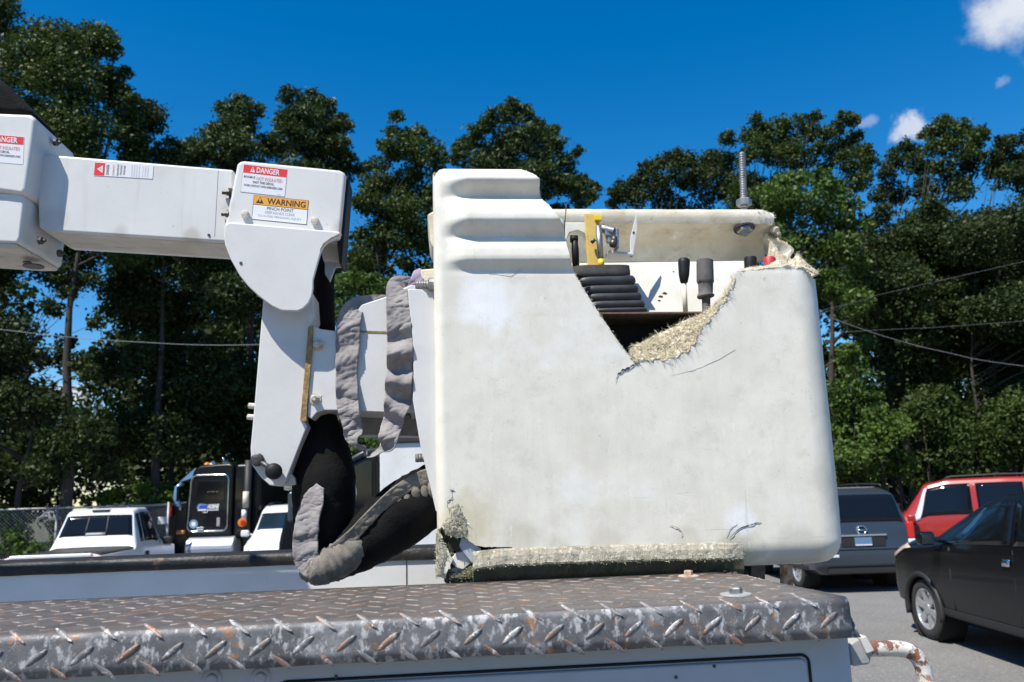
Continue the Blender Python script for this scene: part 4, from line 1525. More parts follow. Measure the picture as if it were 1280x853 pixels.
# limb up to the arm, belly, and limb up to the bucket
soft_tube([(404, 512, 14, 2.60), (402, 535, 24, 2.60), (403, 570, 34, 2.59), (405, 610, 38, 2.58), (405, 650, 34, 2.57), (402, 680, 28, 2.56)], mat=M['black_cloth'], parent=sleeve, flat=1.2, amp=.0035, freq=20, name='sheath')
soft_tube([(404, 640, 36, 2.58), (398, 680, 28, 2.55), (406, 700, 24, 2.53), (438, 690, 27, 2.53), (470, 668, 34, 2.54), (500, 645, 38, 2.55), (530, 624, 37, 2.56), (560, 606, 34, 2.58)], mat=M['black_cloth'], parent=sleeve, flat=1.2, amp=.0035, freq=20, name='sheath')
vs, fs = ribbon([(401, 608, 12, 2.46, .3), (393, 624, 26, 2.455, .2), (386, 645, 29, 2.445, .1), (382, 670, 31, 2.435, 0), (382, 693, 32, 2.43, 0), (387, 708, 28, 2.43, 0), (396, 716, 22, 2.43, 0), (407, 716, 14, 2.435, .2), (418, 710, 6, 2.45, .4)], seed=11.0, fold=.008, n=22, across=16, ruffle=(.003, 22, 640, 690))
mesh_obj('hem', vs, fs, M['grey_cloth'], sleeve, smooth=True, solid=.006)
vs, fs = ribbon([(404, 702, 22, 2.44, .1), (425, 684, 18, 2.435, .1), (446, 664, 16, 2.435, .2), (466, 642, 15, 2.435, .3), (490, 620, 16, 2.44, .3), (512, 605, 17, 2.445, .2), (530, 597, 19, 2.45, .1), (552, 592, 24, 2.46, .1)], seed=15.0, fold=.006, n=20, across=12)
mesh_obj('hem', vs, fs, M['hem_cloth'], sleeve, smooth=True, solid=.006)
soft_tube([(384, 706, 14, 2.47), (398, 711, 17, 2.46), (416, 704, 19, 2.46), (436, 690, 18, 2.47), (452, 674, 14, 2.49), (466, 660, 6, 2.52)], n=26, seg=16, amp=.0055, mat=M['hem_cloth'], parent=sleeve, name='gathered_end', freq=55)
# gathered folds under the hem near the bucket
for i, (x, y, w, l) in enumerate(((497, 622, 9, 20), (507, 617, 8, 24), (518, 610, 10, 22), (529, 607, 9, 26), (538, 604, 9, 30))):
    soft_tube([(x, y - 8, w * .5, 2.47), (x + 2, y + l * .3, w * .55, 2.455), (x + 5, y + l * .7, w * .35, 2.47), (x + 6, y + l, w * .12, 2.50)], n=10, seg=6, amp=.003, mat=M['hem_cloth'], parent=sleeve, name='fold')


# ------------------------------------------------------------------ ground
M['asphalt'] = material('sun bleached asphalt', (.185, .181, .173), (.15, .147, .142), 1.2, rough=.92, bump=.006, bscale=60,
                        layers=(((.34, .33, .31), 26, .54, .64, .7), ((.07, .068, .065), 32, .56, .66, .7), ((.10, .098, .095), .8, .56, .7, .5), ((.05, .048, .045), 2.2, .64, .72, .6), ((.26, .25, .235), 90, .55, .65, .5)))
M['verge'] = material('leaf litter verge', (.05, .055, .025), (.085, .07, .04), 1.5, rough=.95, bump=.02, bscale=20)
def sheet(name, pts, z, mat):
    o = mesh_obj(name, [(x, y, z) for x, y in pts], [tuple(range(len(pts)))], mat)
    o['kind'] = 'structure'
    return o


sheet('parking_lot', [(-500, -500), (500, -500), (500, 500), (-500, 500)], 0.0, M['asphalt'])
ga = [CAM + HV * D + RV * l for D, l in ((22.5, -90), (22.5, 90), (160, 160), (160, -160))]
sheet('ground', [(p.x, p.y) for p in ga], .004, M['verge'])

# ------------------------------------------------------------------ cars
M['glass'] = material('dark car glass', (.006, .007, .009), None, rough=.06, spec=.4)
M['glass_blue'] = material('tinted windscreen', (.012, .022, .035), None, rough=.04, spec=.8)
M['tyre'] = material('tyre rubber', (.022, .022, .022), (.035, .034, .033), 20, rough=.8)
M['rim_alloy'] = material('alloy wheel', (.55, .56, .57), None, rough=.3, metal=.7)
M['chrome'] = material('chrome trim', (.72, .74, .76), None, rough=.12, metal=1.0)
M['black_trim'] = material('black plastic trim', (.02, .02, .021), None, rough=.6)
M['arch'] = material('dark wheel housing', (.008, .008, .008), None, rough=.9)
M['tail_red'] = material('red tail lamp', (.55, .02, .015), None, rough=.15, coat=.5)
M['lamp_clear'] = material('clear lamp lens', (.70, .71, .72), None, rough=.15)
M['lamp_amber'] = material('amber lamp', (.55, .20, .03), None, rough=.2)
M['lamp_warm'] = material('yellowed headlamp', (.55, .38, .26), (.62, .52, .44), 12, rough=.2, coat=.3)
M['pt_white'] = material('white car paint', (.72, .73, .75), None, rough=.28, coat=.4)
M['pt_blue'] = material('slate blue car paint', (.030, .040, .056), None, rough=.3, coat=.4)
M['pt_red'] = material('red car paint', (.30, .020, .014), None, rough=.3, coat=.5)
M['pt_black'] = material('black car paint', (.006, .0065, .008), None, rough=.25, coat=.22, spec=.25)
M['plate'] = material('number plate', (.12, .22, .36), None, rough=.4)
M['sticker'] = material('pale sticker', (.55, .68, .76), (.70, .45, .58), 25, rough=.4)
M['blue_metal'] = material('blue tinted chrome', (.25, .42, .66), None, rough=.3, metal=.6)


class Car:
    def __init__(self, name, label, cat, st, paint, loc, head, group='vehicles parked in the lot', wheels=(), wr=.36):
        self.st = st
        self.root = thing(name, label, cat, loc, math.atan2(head.y, head.x), group)
        self.paint = paint
        self.wheels, self.wr = wheels, wr
        self.body()

    def key(self, u):
        i = max(0, min(len(self.st) - 2, int(u))); t = u - i
        a, b = self.st[i], self.st[i + 1]
        x, zb, w, zm, zl, wr, zr = [a[k] * (1 - t) + b[k] * t for k in range(7)]
        return x, [(0, zb), (.80 * w, zb), (.97 * w, zb + .10), (w, zm), (.975 * w, zl), (wr, zr - .05), (.80 * wr, zr - .006), (0, zr)]

    def S(self, u, v, side=1):
        x, k = self.key(u)
        i = max(0, min(6, int(v))); t = v - i
        p0, p1, p2, p3 = k[max(i - 1, 0)], k[i], k[i + 1], k[min(i + 2, 7)]
        if i in (3, 4, 5):
            q = []
            for c in (0, 1):
                m1 = (p2[c] - p0[c]) * .25; m2 = (p3[c] - p1[c]) * .25
                t2, t3 = t * t, t * t * t
                q.append((2 * t3 - 3 * t2 + 1) * p1[c] + (t3 - 2 * t2 + t) * m1 + (-2 * t3 + 3 * t2) * p2[c] + (t3 - t2) * m2)
        else:
            q = [p1[c] * (1 - t) + p2[c] * t for c in (0, 1)]
        return Vector((x, q[0] * side, q[1]))

    def N(self, u, v, side=1):
        e = .02
        a = self.S(min(u + e, len(self.st) - 1), v, side) - self.S(max(u - e, 0), v, side)
        b = self.S(u, min(v + e, 7), side) - self.S(u, max(v - e, 0), side)
        n = b.cross(a) * side
        n = n.normalized() if n.length > 1e-9 else Vector((0, 0, 1))
        return n

    def body(self):
        us = []
        for i in range(len(self.st) - 1):
            n = max(2, int(abs(self.st[i + 1][0] - self.st[i][0]) / .07))
            us += [i + k / n for k in range(n)]
        us.append(len(self.st) - 1)
        vv = [0, .5, 1, 1.25, 1.5, 1.75, 2, 2.16, 2.33, 2.5, 2.66, 2.83, 3, 3.2, 3.4, 3.6, 3.8, 4, 4.33, 4.66, 5, 5.33, 5.66, 6, 6.5, 7]
        vs, fs = [], []
        full = [(v, 1) for v in vv] + [(v, -1) for v in vv[-2:0:-1]]
        n = len(full)
        for u in us:
            for v, s in full:
                vs.append(self.S(u, v, s))
        R0 = self.wr + .05
        def hit(c):
            for wx in self.wheels:
                d = math.hypot(c.x - wx, c.z - self.wr)
                if d < R0 and abs(c.y) > .45:
                    return True
            return False
        cut = set(); kept = set()
        for i in range(len(us) - 1):
            for k in range(n):
                k2 = (k + 1) % n
                q = (i * n + k, (i + 1) * n + k, (i + 1) * n + k2, i * n + k2)
                c = (vs[q[0]] + vs[q[1]] + vs[q[2]] + vs[q[3]]) / 4
                if hit(c):
                    cut.update(q)
                else:
                    fs.append(q); kept.update(q)
        for a in cut & kept:
            p = vs[a]
            for wx in self.wheels:
                d = math.hypot(p.x - wx, p.z - self.wr)
                if d < R0 + .12 and abs(p.y) > .5:
                    f = R0 / max(d, 1e-6)
                    p.x = wx + (p.x - wx) * f; p.z = self.wr + (p.z - self.wr) * f
        fs += [tuple(range(n)), tuple(range((len(us) - 1) * n, len(us) * n))]
        o = mesh_obj('body', vs, fs, self.paint, self.root, smooth=True)
        o.modifiers.new('es', 'EDGE_SPLIT').split_angle = R(42)
        self.b = o
        for wx in self.wheels:
            for s in (1, -1):
                w = max(st[2] for st in self.st)
                mb = MB()
                mb.lathe((wx, s * (w - .03), self.wr), (0, -s, 0), [(0, R0), (.30, R0), (.30, .05)], n=24)
                mb.f = mb.f[:-2]
                mb.build('wheel_arch', M['arch'], self.b)
                self.wheel(wx, s, w - .015)

    def wheel(self, wx, s, y):
        r = self.wr
        ax = Vector((0, s, 0)); c = Vector((wx, s * (y - .22), r))
        mb = MB(); mb.lathe(c, ax, [(0, r * .66), (.01, r * .93), (.04, r), (.18, r), (.205, r * .95), (.215, r * .74), (.20, r * .66), (.02, r * .64)], n=32)
        t = mb.build('wheel', M['tyre'], self.root, smooth=True)
        t.modifiers.new('es', 'EDGE_SPLIT').split_angle = R(50)
        mb = MB()
        mb.lathe(c + ax * .1, ax, [(0, r * .60), (.095, r * .66), (.108, r * .68), (.110, r * .65), (.085, r * .60), (.03, r * .58), (.03, r * .1)], n=32)
        hub = c + ax * .185
        for k in range(6):
            a = 2 * math.pi * k / 6 + .3
            d = Vector((math.cos(a), 0, math.sin(a))); e = Vector((-math.sin(a), 0, math.cos(a)))
            p = [hub + d * .04 - e * r * .085, hub + d * .04 + e * r * .085, hub + d * r * .64 + e * r * .13 + ax * .012, hub + d * r * .64 - e * r * .13 + ax * .012]
            mb.prism(p, [q - ax * .03 for q in p])
        mb.lathe(hub - ax * .02, ax, [(0, r * .2), (.03, r * .18), (.036, r * .1)], n=14)
        mb.build('rim', M['rim_alloy'], t, smooth=False)

    def panel(self, name, corners, side, mat, off=.006, parent=None, n=6, kind=None):
        """corner (u,v) quad laid on the skin; side 0 spans both halves over the centre line"""
        vs, fs = [], []
        A, B, C, D = [np.array(c, float) for c in corners]
        for i in range(n + 1):
            for k in range(n + 1):
                s, t = i / n, k / n
                q = (A * (1 - s) + B * s) * (1 - t) + (D * (1 - s) + C * s) * t
                if side == 0:
                    v = q[1]
                    sd = 1
                    if v > 7:
                        v, sd = 14 - v, -1
                    p = self.S(q[0], v, sd) + self.N(q[0], v, sd) * off
                else:
                    p = self.S(q[0], q[1], side) + self.N(q[0], q[1], side) * off
                vs.append(p)
        m = n + 1
        for i in range(n):
            for k in range(n):
                fs.append((i * m + k, (i + 1) * m + k, (i + 1) * m + k + 1, i * m + k + 1))
        return mesh_obj(name, vs, fs, mat, parent or self.root, smooth=True, solid=.004)

    def both(self, name, corners, mat, **k):
        return [self.panel(name, corners, s, mat, **k) for s in (1, -1)]

    def bx(self, name, mat, lo, hi, bevel=.01, parent=None):
        mb = MB(); mb.box(lo[0], hi[0], lo[1], hi[1], lo[2], hi[2])
        return mb.build(name, mat, parent or self.root, bevel=bevel)

    def tubep(self, name, mat, pts, r, parent=None):
        mb = MB(); mb.tube(pts, r, n=8)
        return mb.build(name, mat, parent or self.root, smooth=True)

    def flares(self, mat, rad=.035):
        w = max(s[2] for s in self.st)
        for wx in self.wheels:
            for s in (1, -1):
                pts = [(wx + (self.wr + .06) * math.cos(a), s * (w - .012), self.wr + (self.wr + .06) * math.sin(a)) for a in np.linspace(-.25, math.pi + .25, 22)]
                mb = MB(); mb.tube(pts, rad, n=8)
                mb.build('wheel_flare', mat, self.b, smooth=True)


# (x, zbottom, halfwidth, zmid, zbelt, wroof, zroof) from the tail to the nose
def suv_stations(L=4.75, W=.93, H=1.80, hood=1.08, raked=.62, ws=2.85, belt=0.0):
    k = H / 1.8
    return [(0.00, .42, W * .90, .56, .66, W * .82, .72),
            (.06, .34, W * .97, .58, .72, W * .90, .79),
            (.10, .32, W * .98, .66, 1.05 * k, W * .90, 1.14 * k),
            (.34, .30, W, .68, 1.13 * k, W * .79, 1.70 * k),
            (.75, .28, W, .68, 1.13 * k, W * .80, 1.785 * k),
            (1.55, .27, W, .68, 1.12 * k + belt, W * .82, 1.80 * k),
            (ws - .4, .27, W, .68, 1.10 * k + belt, W * .82, 1.785 * k),
            (ws, .27, W, .68, 1.08 * k + belt, W * .81, 1.70 * k),
            (ws + raked, .27, W, .68, 1.05 + belt, W * .86, hood + .09),
            (ws + raked + .06, .27, W, .68, 1.03 + belt, W * .88, hood + .04),
            (L - .55, .28, W, .66, .98 + belt, W * .86, hood - .02),
            (L - .18, .32, W * .97, .62, .88 + belt, W * .80, hood - .10),
            (L - .04, .36, W * .88, .56, .74, W * .74, .80),
            (L, .44, W * .80, .54, .62, W * .66, .68)]


def finish_suv(c, glass='glass', rails=True):
    g = M[glass]
    c.panel('rear_window', [(2.10, 5.45), (2.94, 5.25), (2.94, 8.75), (2.10, 8.55)], 0, g)
    c.panel('windscreen', [(7.18, 5.35), (7.92, 5.35), (7.92, 8.65), (7.18, 8.65)], 0, g)
    for nm, q in (('quarter_window', [(3.05, 4.12), (4.50, 4.12), (4.50, 4.86), (3.45, 4.86)]),
                  ('rear_door_window', [(4.62, 4.12), (5.50, 4.12), (5.50, 4.86), (4.62, 4.86)]),
                  ('front_door_window', [(5.60, 4.12), (7.75, 4.15), (6.95, 4.86), (5.60, 4.86)])):
        c.both(nm, q, g)
    for (u0, u1) in ((4.54, 4.555), (5.53, 5.545), (7.60, 7.64)):
        c.both('door_seam', [(u0, 2.0), (u1, 2.0), (u1, 4.0), (u0, 4.0)], M['black_trim'], off=.002, n=3)
    c.both('door_handle', [(4.64, 3.66), (4.86, 3.66), (4.86, 3.78), (4.64, 3.78)], M['chrome'], off=.02, n=2)
    c.both('door_handle', [(5.60, 3.66), (5.84, 3.66), (5.84, 3.78), (5.60, 3.78)], M['chrome'], off=.02, n=2)
    c.both('sill', [(3.1, 1.9), (8.6, 1.9), (8.6, 2.25), (3.1, 2.25)], M['black_trim'], off=.012, n=8)
    for s in (1, -1):
        w = c.st[7][2]
        mb = MB()
        mz = c.key(7.6)[1][4][1] + .06
        mb.tube([(3.22, s * (w - .06), mz), (3.24, s * (w + .10), mz + .02)], .02, n=8)
        mm = mb.build('mirror', c.paint, c.root, smooth=True)
        mb = MB(); mb.box(3.18, 3.32, min(s * (w + .06), s * (w + .25)), max(s * (w + .06), s * (w + .25)), mz - .04, mz + .12)
        mb.build('mirror_shell', c.paint, mm, bevel=.04, bseg=3)
        mb = MB(); mb.box(3.172, 3.178, min(s * (w + .08), s * (w + .23)), max(s * (w + .08), s * (w + .23)), mz - .02, mz + .10)
        mb.build('mirror_glass', M['chrome'], mm)
        if rails:
            y = s * c.st[4][5] * .86
            z = c.st[5][6] + .035
            rl = c.tubep('roof_rail', M['black_trim'], [(.55, y, z - .03), (.62, y, z), (1.6, y, z + .015), (2.45, y, z - .005), (2.55, y, z - .05)], .018)


# slate blue estate seen from behind
g = ground_at(1088, 14.8)
cb = Car('parked_suv', 'slate blue sport utility car seen from behind, between the bucket and the red one', 'car', suv_stations(4.75, .95, 1.86), M['pt_blue'], g, HV, wheels=(1.02, 3.82), wr=.37)
finish_suv(cb)
rw = cb.st
for s in (1, -1):
    cb.bx('tail_lamp', M['tail_red'], (.05, min(s * .83, s * .955), .92), (.26, max(s * .83, s * .955), 1.22), .03)
    cb.bx('reverse_lamp', M['lamp_clear'], (.045, min(s * .82, s * .95), .80), (.22, max(s * .82, s * .95), .915), .02)
X0 = .075
cb.bx('garnish', M['chrome'], (X0 - .035, -.43, .985), (X0 + .06, .43, 1.02), .006)
pr_ = cb.bx('plate_recess', M['black_trim'], (X0 - .022, -.40, .80), (X0 + .05, .40, .975), .006)
pl_ = cb.bx('number_plate', M['plate'], (X0 - .030, -.155, .82), (X0 - .018, .155, .965), .004)
cb.bx('plate_strip', M['decal_white'], (X0 - .033, -.15, .822), (X0 - .0305, .15, .845), 0, pl_)
mb = MB()
ec_ = Vector((.085, 0, 1.095))
pts = [(ec_.x - .012, .085 * math.cos(a), ec_.z + .075 * math.sin(a)) for a in np.linspace(0, 2 * math.pi, 25)]
mb.tube(pts, .014, n=6, cap=False); mb.box(ec_.x - .02, ec_.x - .004, -.10, .10, ec_.z - .014, ec_.z + .014)
mb.build('badge', M['chrome'], cb.root, smooth=True)
cb.bx('rear_bumper', M['pt_blue'], (-.05, -.86, .46), (.12, .86, .76), .05)
cb.bx('bumper_step', M['black_trim'], (-.045, -.62, .757), (.08, .62, .772), .004)
cb.bx('lower_valance', M['black_trim'], (-.02, -.70, .34), (.15, .70, .47), .02)
cb.bx('bumper_lamp', M['lamp_clear'], (-.056, .50, .63), (-.03, .62, .68), .01)
cb.bx('badge_strip', M['chrome'], (.078, .52, .92), (.088, .80, .935), 0)
cb.bx('wiper', M['black_trim'], (.19, -.25, 1.33), (.20, .25, 1.345), .003)
for y in (-.55, .55):
    pass
for x in (.9, 1.9):
    cb.tubep('cross_bar', M['lamp_grey'], [(x, -.66, 1.835), (x, .66, 1.835)], .018)

# red estate, side on, behind
g = ground_at(1385, 15.9)
hd = (-RV * .90 + HV * .44).normalized()
cr_ = Car('parked_suv', 'red sport utility car, side on, partly hidden behind the black and slate blue ones', 'car', suv_stations(5.3, .98, 1.97, 1.22, .42, 2.95), M['pt_red'], g, hd, wheels=(1.05, 4.2), wr=.40)
finish_suv(cr_)
cr_.panel('pillar_sticker', [(7.35, 4.1), (7.78, 4.1), (7.05, 4.88), (6.88, 4.88)], 1, M['sticker'], off=.014)
for u in (5.53, 5.62):
    p = cr_.S(u, 4.8, 1)
    mb = MB(); mb.lathe(p, (0, 1, 0), [(0, .02), (.02, .015)], n=8); mb.build('pillar_light', M['lamp_warm'], cr_.root)
cr_.both('head_lamp', [(10.5, 4.0), (11.6, 4.0), (11.6, 4.6), (10.5, 4.6)], M['lamp_clear'], off=.012)

# black car in the right foreground
g = ground_at(1160, 10.45)
fx = 3.83
pos = g + RV * .93 - HV * fx
ck = Car('parked_suv', 'black sport utility car at the right edge, its silver front wheel turned towards the bucket', 'car', suv_stations(4.72, .94, 1.80, 1.24, .95, 2.50, .10), M['pt_black'], pos, HV, wheels=(1.02, fx), wr=.365)
finish_suv(ck, rails=False)
ck.flares(M['black_trim'])
ck.both('head_lamp', [(9.75, 4.05), (11.5, 3.72), (11.6, 4.55), (10.2, 4.85)], M['lamp_warm'], off=.012)
ck.panel('grille', [(12.1, 3.2), (12.6, 3.2), (12.6, 10.8), (12.1, 10.8)], 0, M['black_trim'])

# white estate facing the camera on the left
g = ground_at(352, 19.3)
hd = (-HV * .97 + RV * .12).normalized()
cw = Car('parked_suv', 'white sport utility car facing us, between the black lorry and the hose sleeve', 'car', suv_stations(4.5, .90, 1.84, 1.14, .70), M['pt_white'], g - hd * 4.2, hd, wheels=(.95, 3.65), wr=.36)
finish_suv(cw, 'glass_blue')
cw.both('head_lamp', [(10.6, 4.0), (11.7, 4.0), (11.7, 4.7), (10.6, 4.7)], M['lamp_clear'], off=.012)
cw.panel('grille', [(12.0, 4.0), (12.6, 3.6), (12.6, 10.4), (12.0, 10.0)], 0, M['black_trim'])
cw.bx('wiper', M['black_trim'], (3.50, -.5, 1.185), (3.52, .45, 1.2), .004)

# white pickup seen from behind at the far left
pst = [(0.0, .42, .72, .55, .66, .70, .72), (.05, .40, .84, .58, .95, .82, 1.02), (.10, .38, .86, .62, .97, .84, 1.035), (1.88, .36, .87, .64, .98, .84, 1.035),
       (1.95, .36, .87, .64, .99, .83, 1.06), (2.03, .36, .87, .64, 1.02, .80, 1.14), (2.30, .36, .87, .64, 1.06, .66, 1.74), (2.55, .36, .87, .64, 1.06, .67, 1.79), (3.1, .36, .87, .64, 1.05, .67, 1.79),
       (3.35, .36, .87, .64, 1.03, .66, 1.69), (3.85, .36, .87, .64, 1.0, .76, 1.12), (3.92, .36, .87, .64, .98, .78, 1.06), (4.75, .38, .86, .62, .93, .76, .98), (4.95, .42, .80, .56, .78, .7, .84), (5.0, .46, .74, .55, .66, .66, .72)]
pst = [(a, b * 1.06, c, d * 1.06, e * 1.06, f, g_ * 1.06) for a, b, c, d, e, f, g_ in pst]
a8 = R(-7.5)
hd = (HV * math.cos(a8) + RV * math.sin(a8)).normalized()
side_r = Vector((hd.y, -hd.x, 0))
g = ground_at(121, 15.0)
cp = Car('pickup_truck', 'white pickup seen from behind with a sliding rear window, at the far left', 'pickup', pst, M['pt_white'], g - side_r * .86, hd, wheels=(1.05, 4.05), wr=.35)
cp.panel('rear_window', [(5.22, 5.42), (5.86, 5.40), (5.86, 8.60), (5.22, 8.58)], 0, M['glass'])
for v in (6.62, 7.30):
    cp.panel('sash_bar', [(5.22, v), (5.86, v), (5.86, v + .045), (5.22, v + .045)], 0, M['black_trim'], off=.014, n=3)
cp.panel('sash_rail', [(5.22, 6.62), (5.30, 6.62), (5.30, 7.34), (5.22, 7.34)], 0, M['lamp_grey'], off=.012, n=3)
cp.panel('windscreen', [(9.1, 5.4), (9.94, 5.4), (9.94, 8.6), (9.1, 8.6)], 0, M['glass'])
cp.both('cab_window', [(5.95, 4.14), (6.75, 4.14), (6.75, 4.86), (6.10, 4.86)], M['glass'])
cp.both('door_window', [(6.95, 4.14), (9.65, 4.14), (8.9, 4.86), (6.95, 4.86)], M['glass'])
cp.panel('bed_cover', [(2.0, 5.25), (3.98, 5.25), (3.98, 8.75), (2.0, 8.75)], 0, M['black_trim'], off=.008)
cp.both('door_seam', [(6.84, 2.1), (6.86, 2.1), (6.86, 4.0), (6.84, 4.0)], M['black_trim'], off=.002, n=3)
cp.both('door_seam', [(10.05, 2.1), (10.10, 2.1), (10.10, 4.0), (10.05, 4.0)], M['black_trim'], off=.002, n=3)
cp.both('door_handle', [(6.95, 3.5), (7.35, 3.5), (7.35, 3.66), (6.95, 3.66)], M['black_trim'], off=.02, n=2)
cp.both('marker_lamp', [(12.3, 3.5), (12.6, 3.5), (12.6, 3.7), (12.3, 3.7)], M['black_trim'], off=.012, n=2)
cp.bx('brake_lamp', M['black_trim'], (2.27, -.17, 1.83), (2.40, .17, 1.87), .008)
for s in (1, -1):
    cp.bx('tail_lamp', M['tail_red'], (-.03, min(s * .70, s * .86), .80), (.06, max(s * .70, s * .86), 1.05), .01)
    cp.bx('reverse_lamp', M['lamp_clear'], (-.036, min(s * .70, s * .84), .93), (-.02, max(s * .70, s * .84), 1.045), .004)
    cp.bx('mirror', M['black_trim'], (3.6, min(s * .90, s * 1.08), 1.05), (3.7, max(s * .90, s * 1.08), 1.22), .02)
cp.bx('tailgate_handle', M['black_trim'], (-.012, -.11, .92), (.05, .11, .98), .01)
cp.bx('tailgate_lip', M['pt_white'], (-.012, -.70, 1.045), (.06, .70, 1.105), .015)
cp.bx('rear_bumper', M['chrome'], (-.10, -.82, .42), (.06, .82, .60), .02)
cp.bx('lettering_strip', M['lamp_grey'], (-.012, .30, .75), (.01, .52, .79), .002)

# black lorry cab, side on
g = ground_at(281, 22.3)
hd = (-RV * .998 + HV * .06).normalized()
lt = thing('lorry_cab', 'black lorry tractor cab with a bright door surround and blue visor, facing left', 'lorry', g, math.atan2(hd.y, hd.x))
# local x runs forward (left in the picture), y to its left (towards us)


def lbox(name, mat, lo, hi, bevel=.03, parent=lt, bseg=3):
    mb = MB(); mb.box(lo[0], hi[0], lo[1], hi[1], lo[2], hi[2])
    return mb.build(name, mat, parent, bevel=bevel, bseg=bseg)


mb = MB()
prof = [(-.62, 1.05), (.62, 1.05), (.66, 1.95), (.50, 2.80), (.30, 2.92), (-.45, 2.96), (-.62, 2.92)]
mb.prism([(x, 1.12, z) for x, z in prof], [(x, -1.12, z) for x, z in prof])
cab = mb.build('cab', M['pt_black'], lt, bevel=.08, bseg=4)
lbox('sleeper', M['pt_black'], (-1.35, -1.12, 1.0), (-.63, 1.10, 2.93), .10)
mb = MB()
hp = [(.64, 1.0), (.66, 2.02), (1.1, 1.98), (2.0, 1.76), (2.25, 1.60), (2.30, .75), (2.0, .55), (.64, .6)]
mb.prism([(x, .85, z) for x, z in hp], [(x, -.85, z) for x, z in hp])
mb.build('bonnet', M['pt_black'], lt, bevel=.08, bseg=3)
mb = MB()
mb.lathe((1.55, 1.12, .52), (0, -1, 0), [(0, .62), (.30, .64), (.31, .2)], n=28)
mb.build('front_wing', M['pt_black'], lt, smooth=False)
dpz = []
x0, x1, z0, z1, rr = -.50, .50, 1.22, 2.66, .14
for (cx, cz, a0) in ((x1 - rr, z1 - rr, 90), (x1 - rr + .06, z0 + rr, 0), (x0 + rr, z0 + rr, -90), (x0 + rr, z1 - rr, -180)):
    for k in range(6):
        a = R(a0 - k * 18)
        dpz.append((cx + rr * math.cos(a), cz + rr * math.sin(a)))
mb = MB(); mb.prism([(x, 1.135, z) for x, z in dpz], [(x, 1.10, z) for x, z in dpz])
dr = mb.build('door', M['pt_black'], lt, bevel=.01)
mb = MB(); mb.tube([(x, 1.138, z) for x, z in dpz + dpz[:1]], .020, n=8, cap=False)
mb.build('door_surround', M['chrome'], dr, smooth=True)
mb = MB(); mb.prism([(x, 1.141, z) for x, z in ((.40, 1.98), (-.40, 1.98), (-.40, 2.50), (.30, 2.52))], [(x, 1.13, z) for x, z in ((.40, 1.98), (-.40, 1.98), (-.40, 2.50), (.30, 2.52))])
mb.build('window', M['glass'], dr, bevel=.004)
mb = MB(); mb.tube([(.02, 1.17, 2.22), (-.22, 1.17, 2.22)], .012, n=8)
mb.build('grab_bar', M['dark_steel'], dr, smooth=True)
for x in (.02, -.22):
    mb = MB(); mb.lathe((x, 1.145, 2.22), (0, 1, 0), [(0, .022), (.03, .018)], n=10); mb.build('bar_mount', M['chrome'], dr)
LX = dr
def dsheet(x0, x1, z0, z1):
    return Sheet((x0, 1.137, z1), (x1, 1.137, z1), (x0, 1.137, z0), (0, 1, 0))


s = dsheet(.33, -.29, 1.74, 1.93)
d = s.poly('door_emblem', M['blue_metal'], dr, [(.0, .35), (.05, .85), (.16, .98), (.45, .85), (.44, .22), (.08, .12)], .003)
s.poly('emblem_centre', material('royal blue print', (.03, .06, .42), None, rough=.4), d, [(.10, .28), (.14, .75), (.44, .78), (.42, .22)], .0045)
s.poly('emblem_base', M['decal_white'], d, [(.06, .02), (.06, .20), (.42, .22), (.42, .04)], .0045)
s.text('lettering', 'HORNE', M['decal_white'], d, .72, .56, .62, .50, .05, .005, shear=.25)
s.poly('lettering_rule', M['decal_white'], d, [(.44, .02), (.44, .14), (.95, .14), (.95, .02)], .0045)
mb = MB(); mb.lathe((.40, 1.137, 1.41), (0, 1, 0), [(0, .115), (.004, .115)], n=20)
e = mb.build('round_sticker', M['blue_metal'], dr)
mb = MB(); mb.lathe((.40, 1.1415, 1.41), (0, 1, 0), [(0, .06), (.002, .06)], n=16)
mb.build('sticker_centre', M['decal_white'], e)
mb = MB(); mb.box(-.30, -.22, 1.137, 1.145, 1.34, 1.56); mb.build('small_sticker', M['lamp_grey'], dr)
lbox('door_handle', M['chrome'], (.02, 1.13, 1.68), (.16, 1.17, 1.715), .006, dr)
lbox('door_latch', M['chrome'], (.10, 1.13, 1.25), (.30, 1.19, 1.33), .01)
lbox('side_window', M['glass'], (-.98, 1.095, 2.0), (-.68, 1.105, 2.55), .004)
mb = MB()
mb.prism([(.42, 1.1, 2.86), (.86, 1.1, 2.50), (.60, 1.1, 2.56), (.46, 1.1, 2.62)], [(.42, -1.1, 2.86), (.86, -1.1, 2.50), (.60, -1.1, 2.56), (.46, -1.1, 2.62)])
mb.build('sun_visor', M['blue_metal'], lt, bevel=.01)
mb = MB()
mb.tube([(.72, 1.25, 2.48), (.80, 1.28, 2.36), (.82, 1.28, 2.1), (.78, 1.26, 1.92), (.72, 1.22, 1.84)], [.03, .07, .085, .07, .03], n=12)
mb.build('mirror', M['blue_metal'], lt, smooth=True)
mb = MB(); mb.box(.73, .80, 1.20, 1.36, 2.0, 2.40); mb.build('mirror_glass', M['pt_black'], lt, bevel=.02)
lbox('mirror_bracket', M['chrome'], (.70, 1.10, 1.78), (.76, 1.24, 1.84), .01)
for x, mt in ((.36, 'lamp_amber'), (.20, 'lamp_clear'), (-.18, 'lamp_clear'), (-.95, 'lamp_clear')):
    mb = MB(); mb.lathe((x, .55, 2.93), (0, 0, 1), [(0, .10), (.05, .085), (.09, .04)], n=12); mb.build('roof_lamp', M[mt], lt, smooth=True)
mb = MB(); mb.tube([(-.15, .7, 2.96), (-.16, .7, 3.12)], .03, n=8); mb.build('air_horn', M['chrome'], lt, smooth=True)
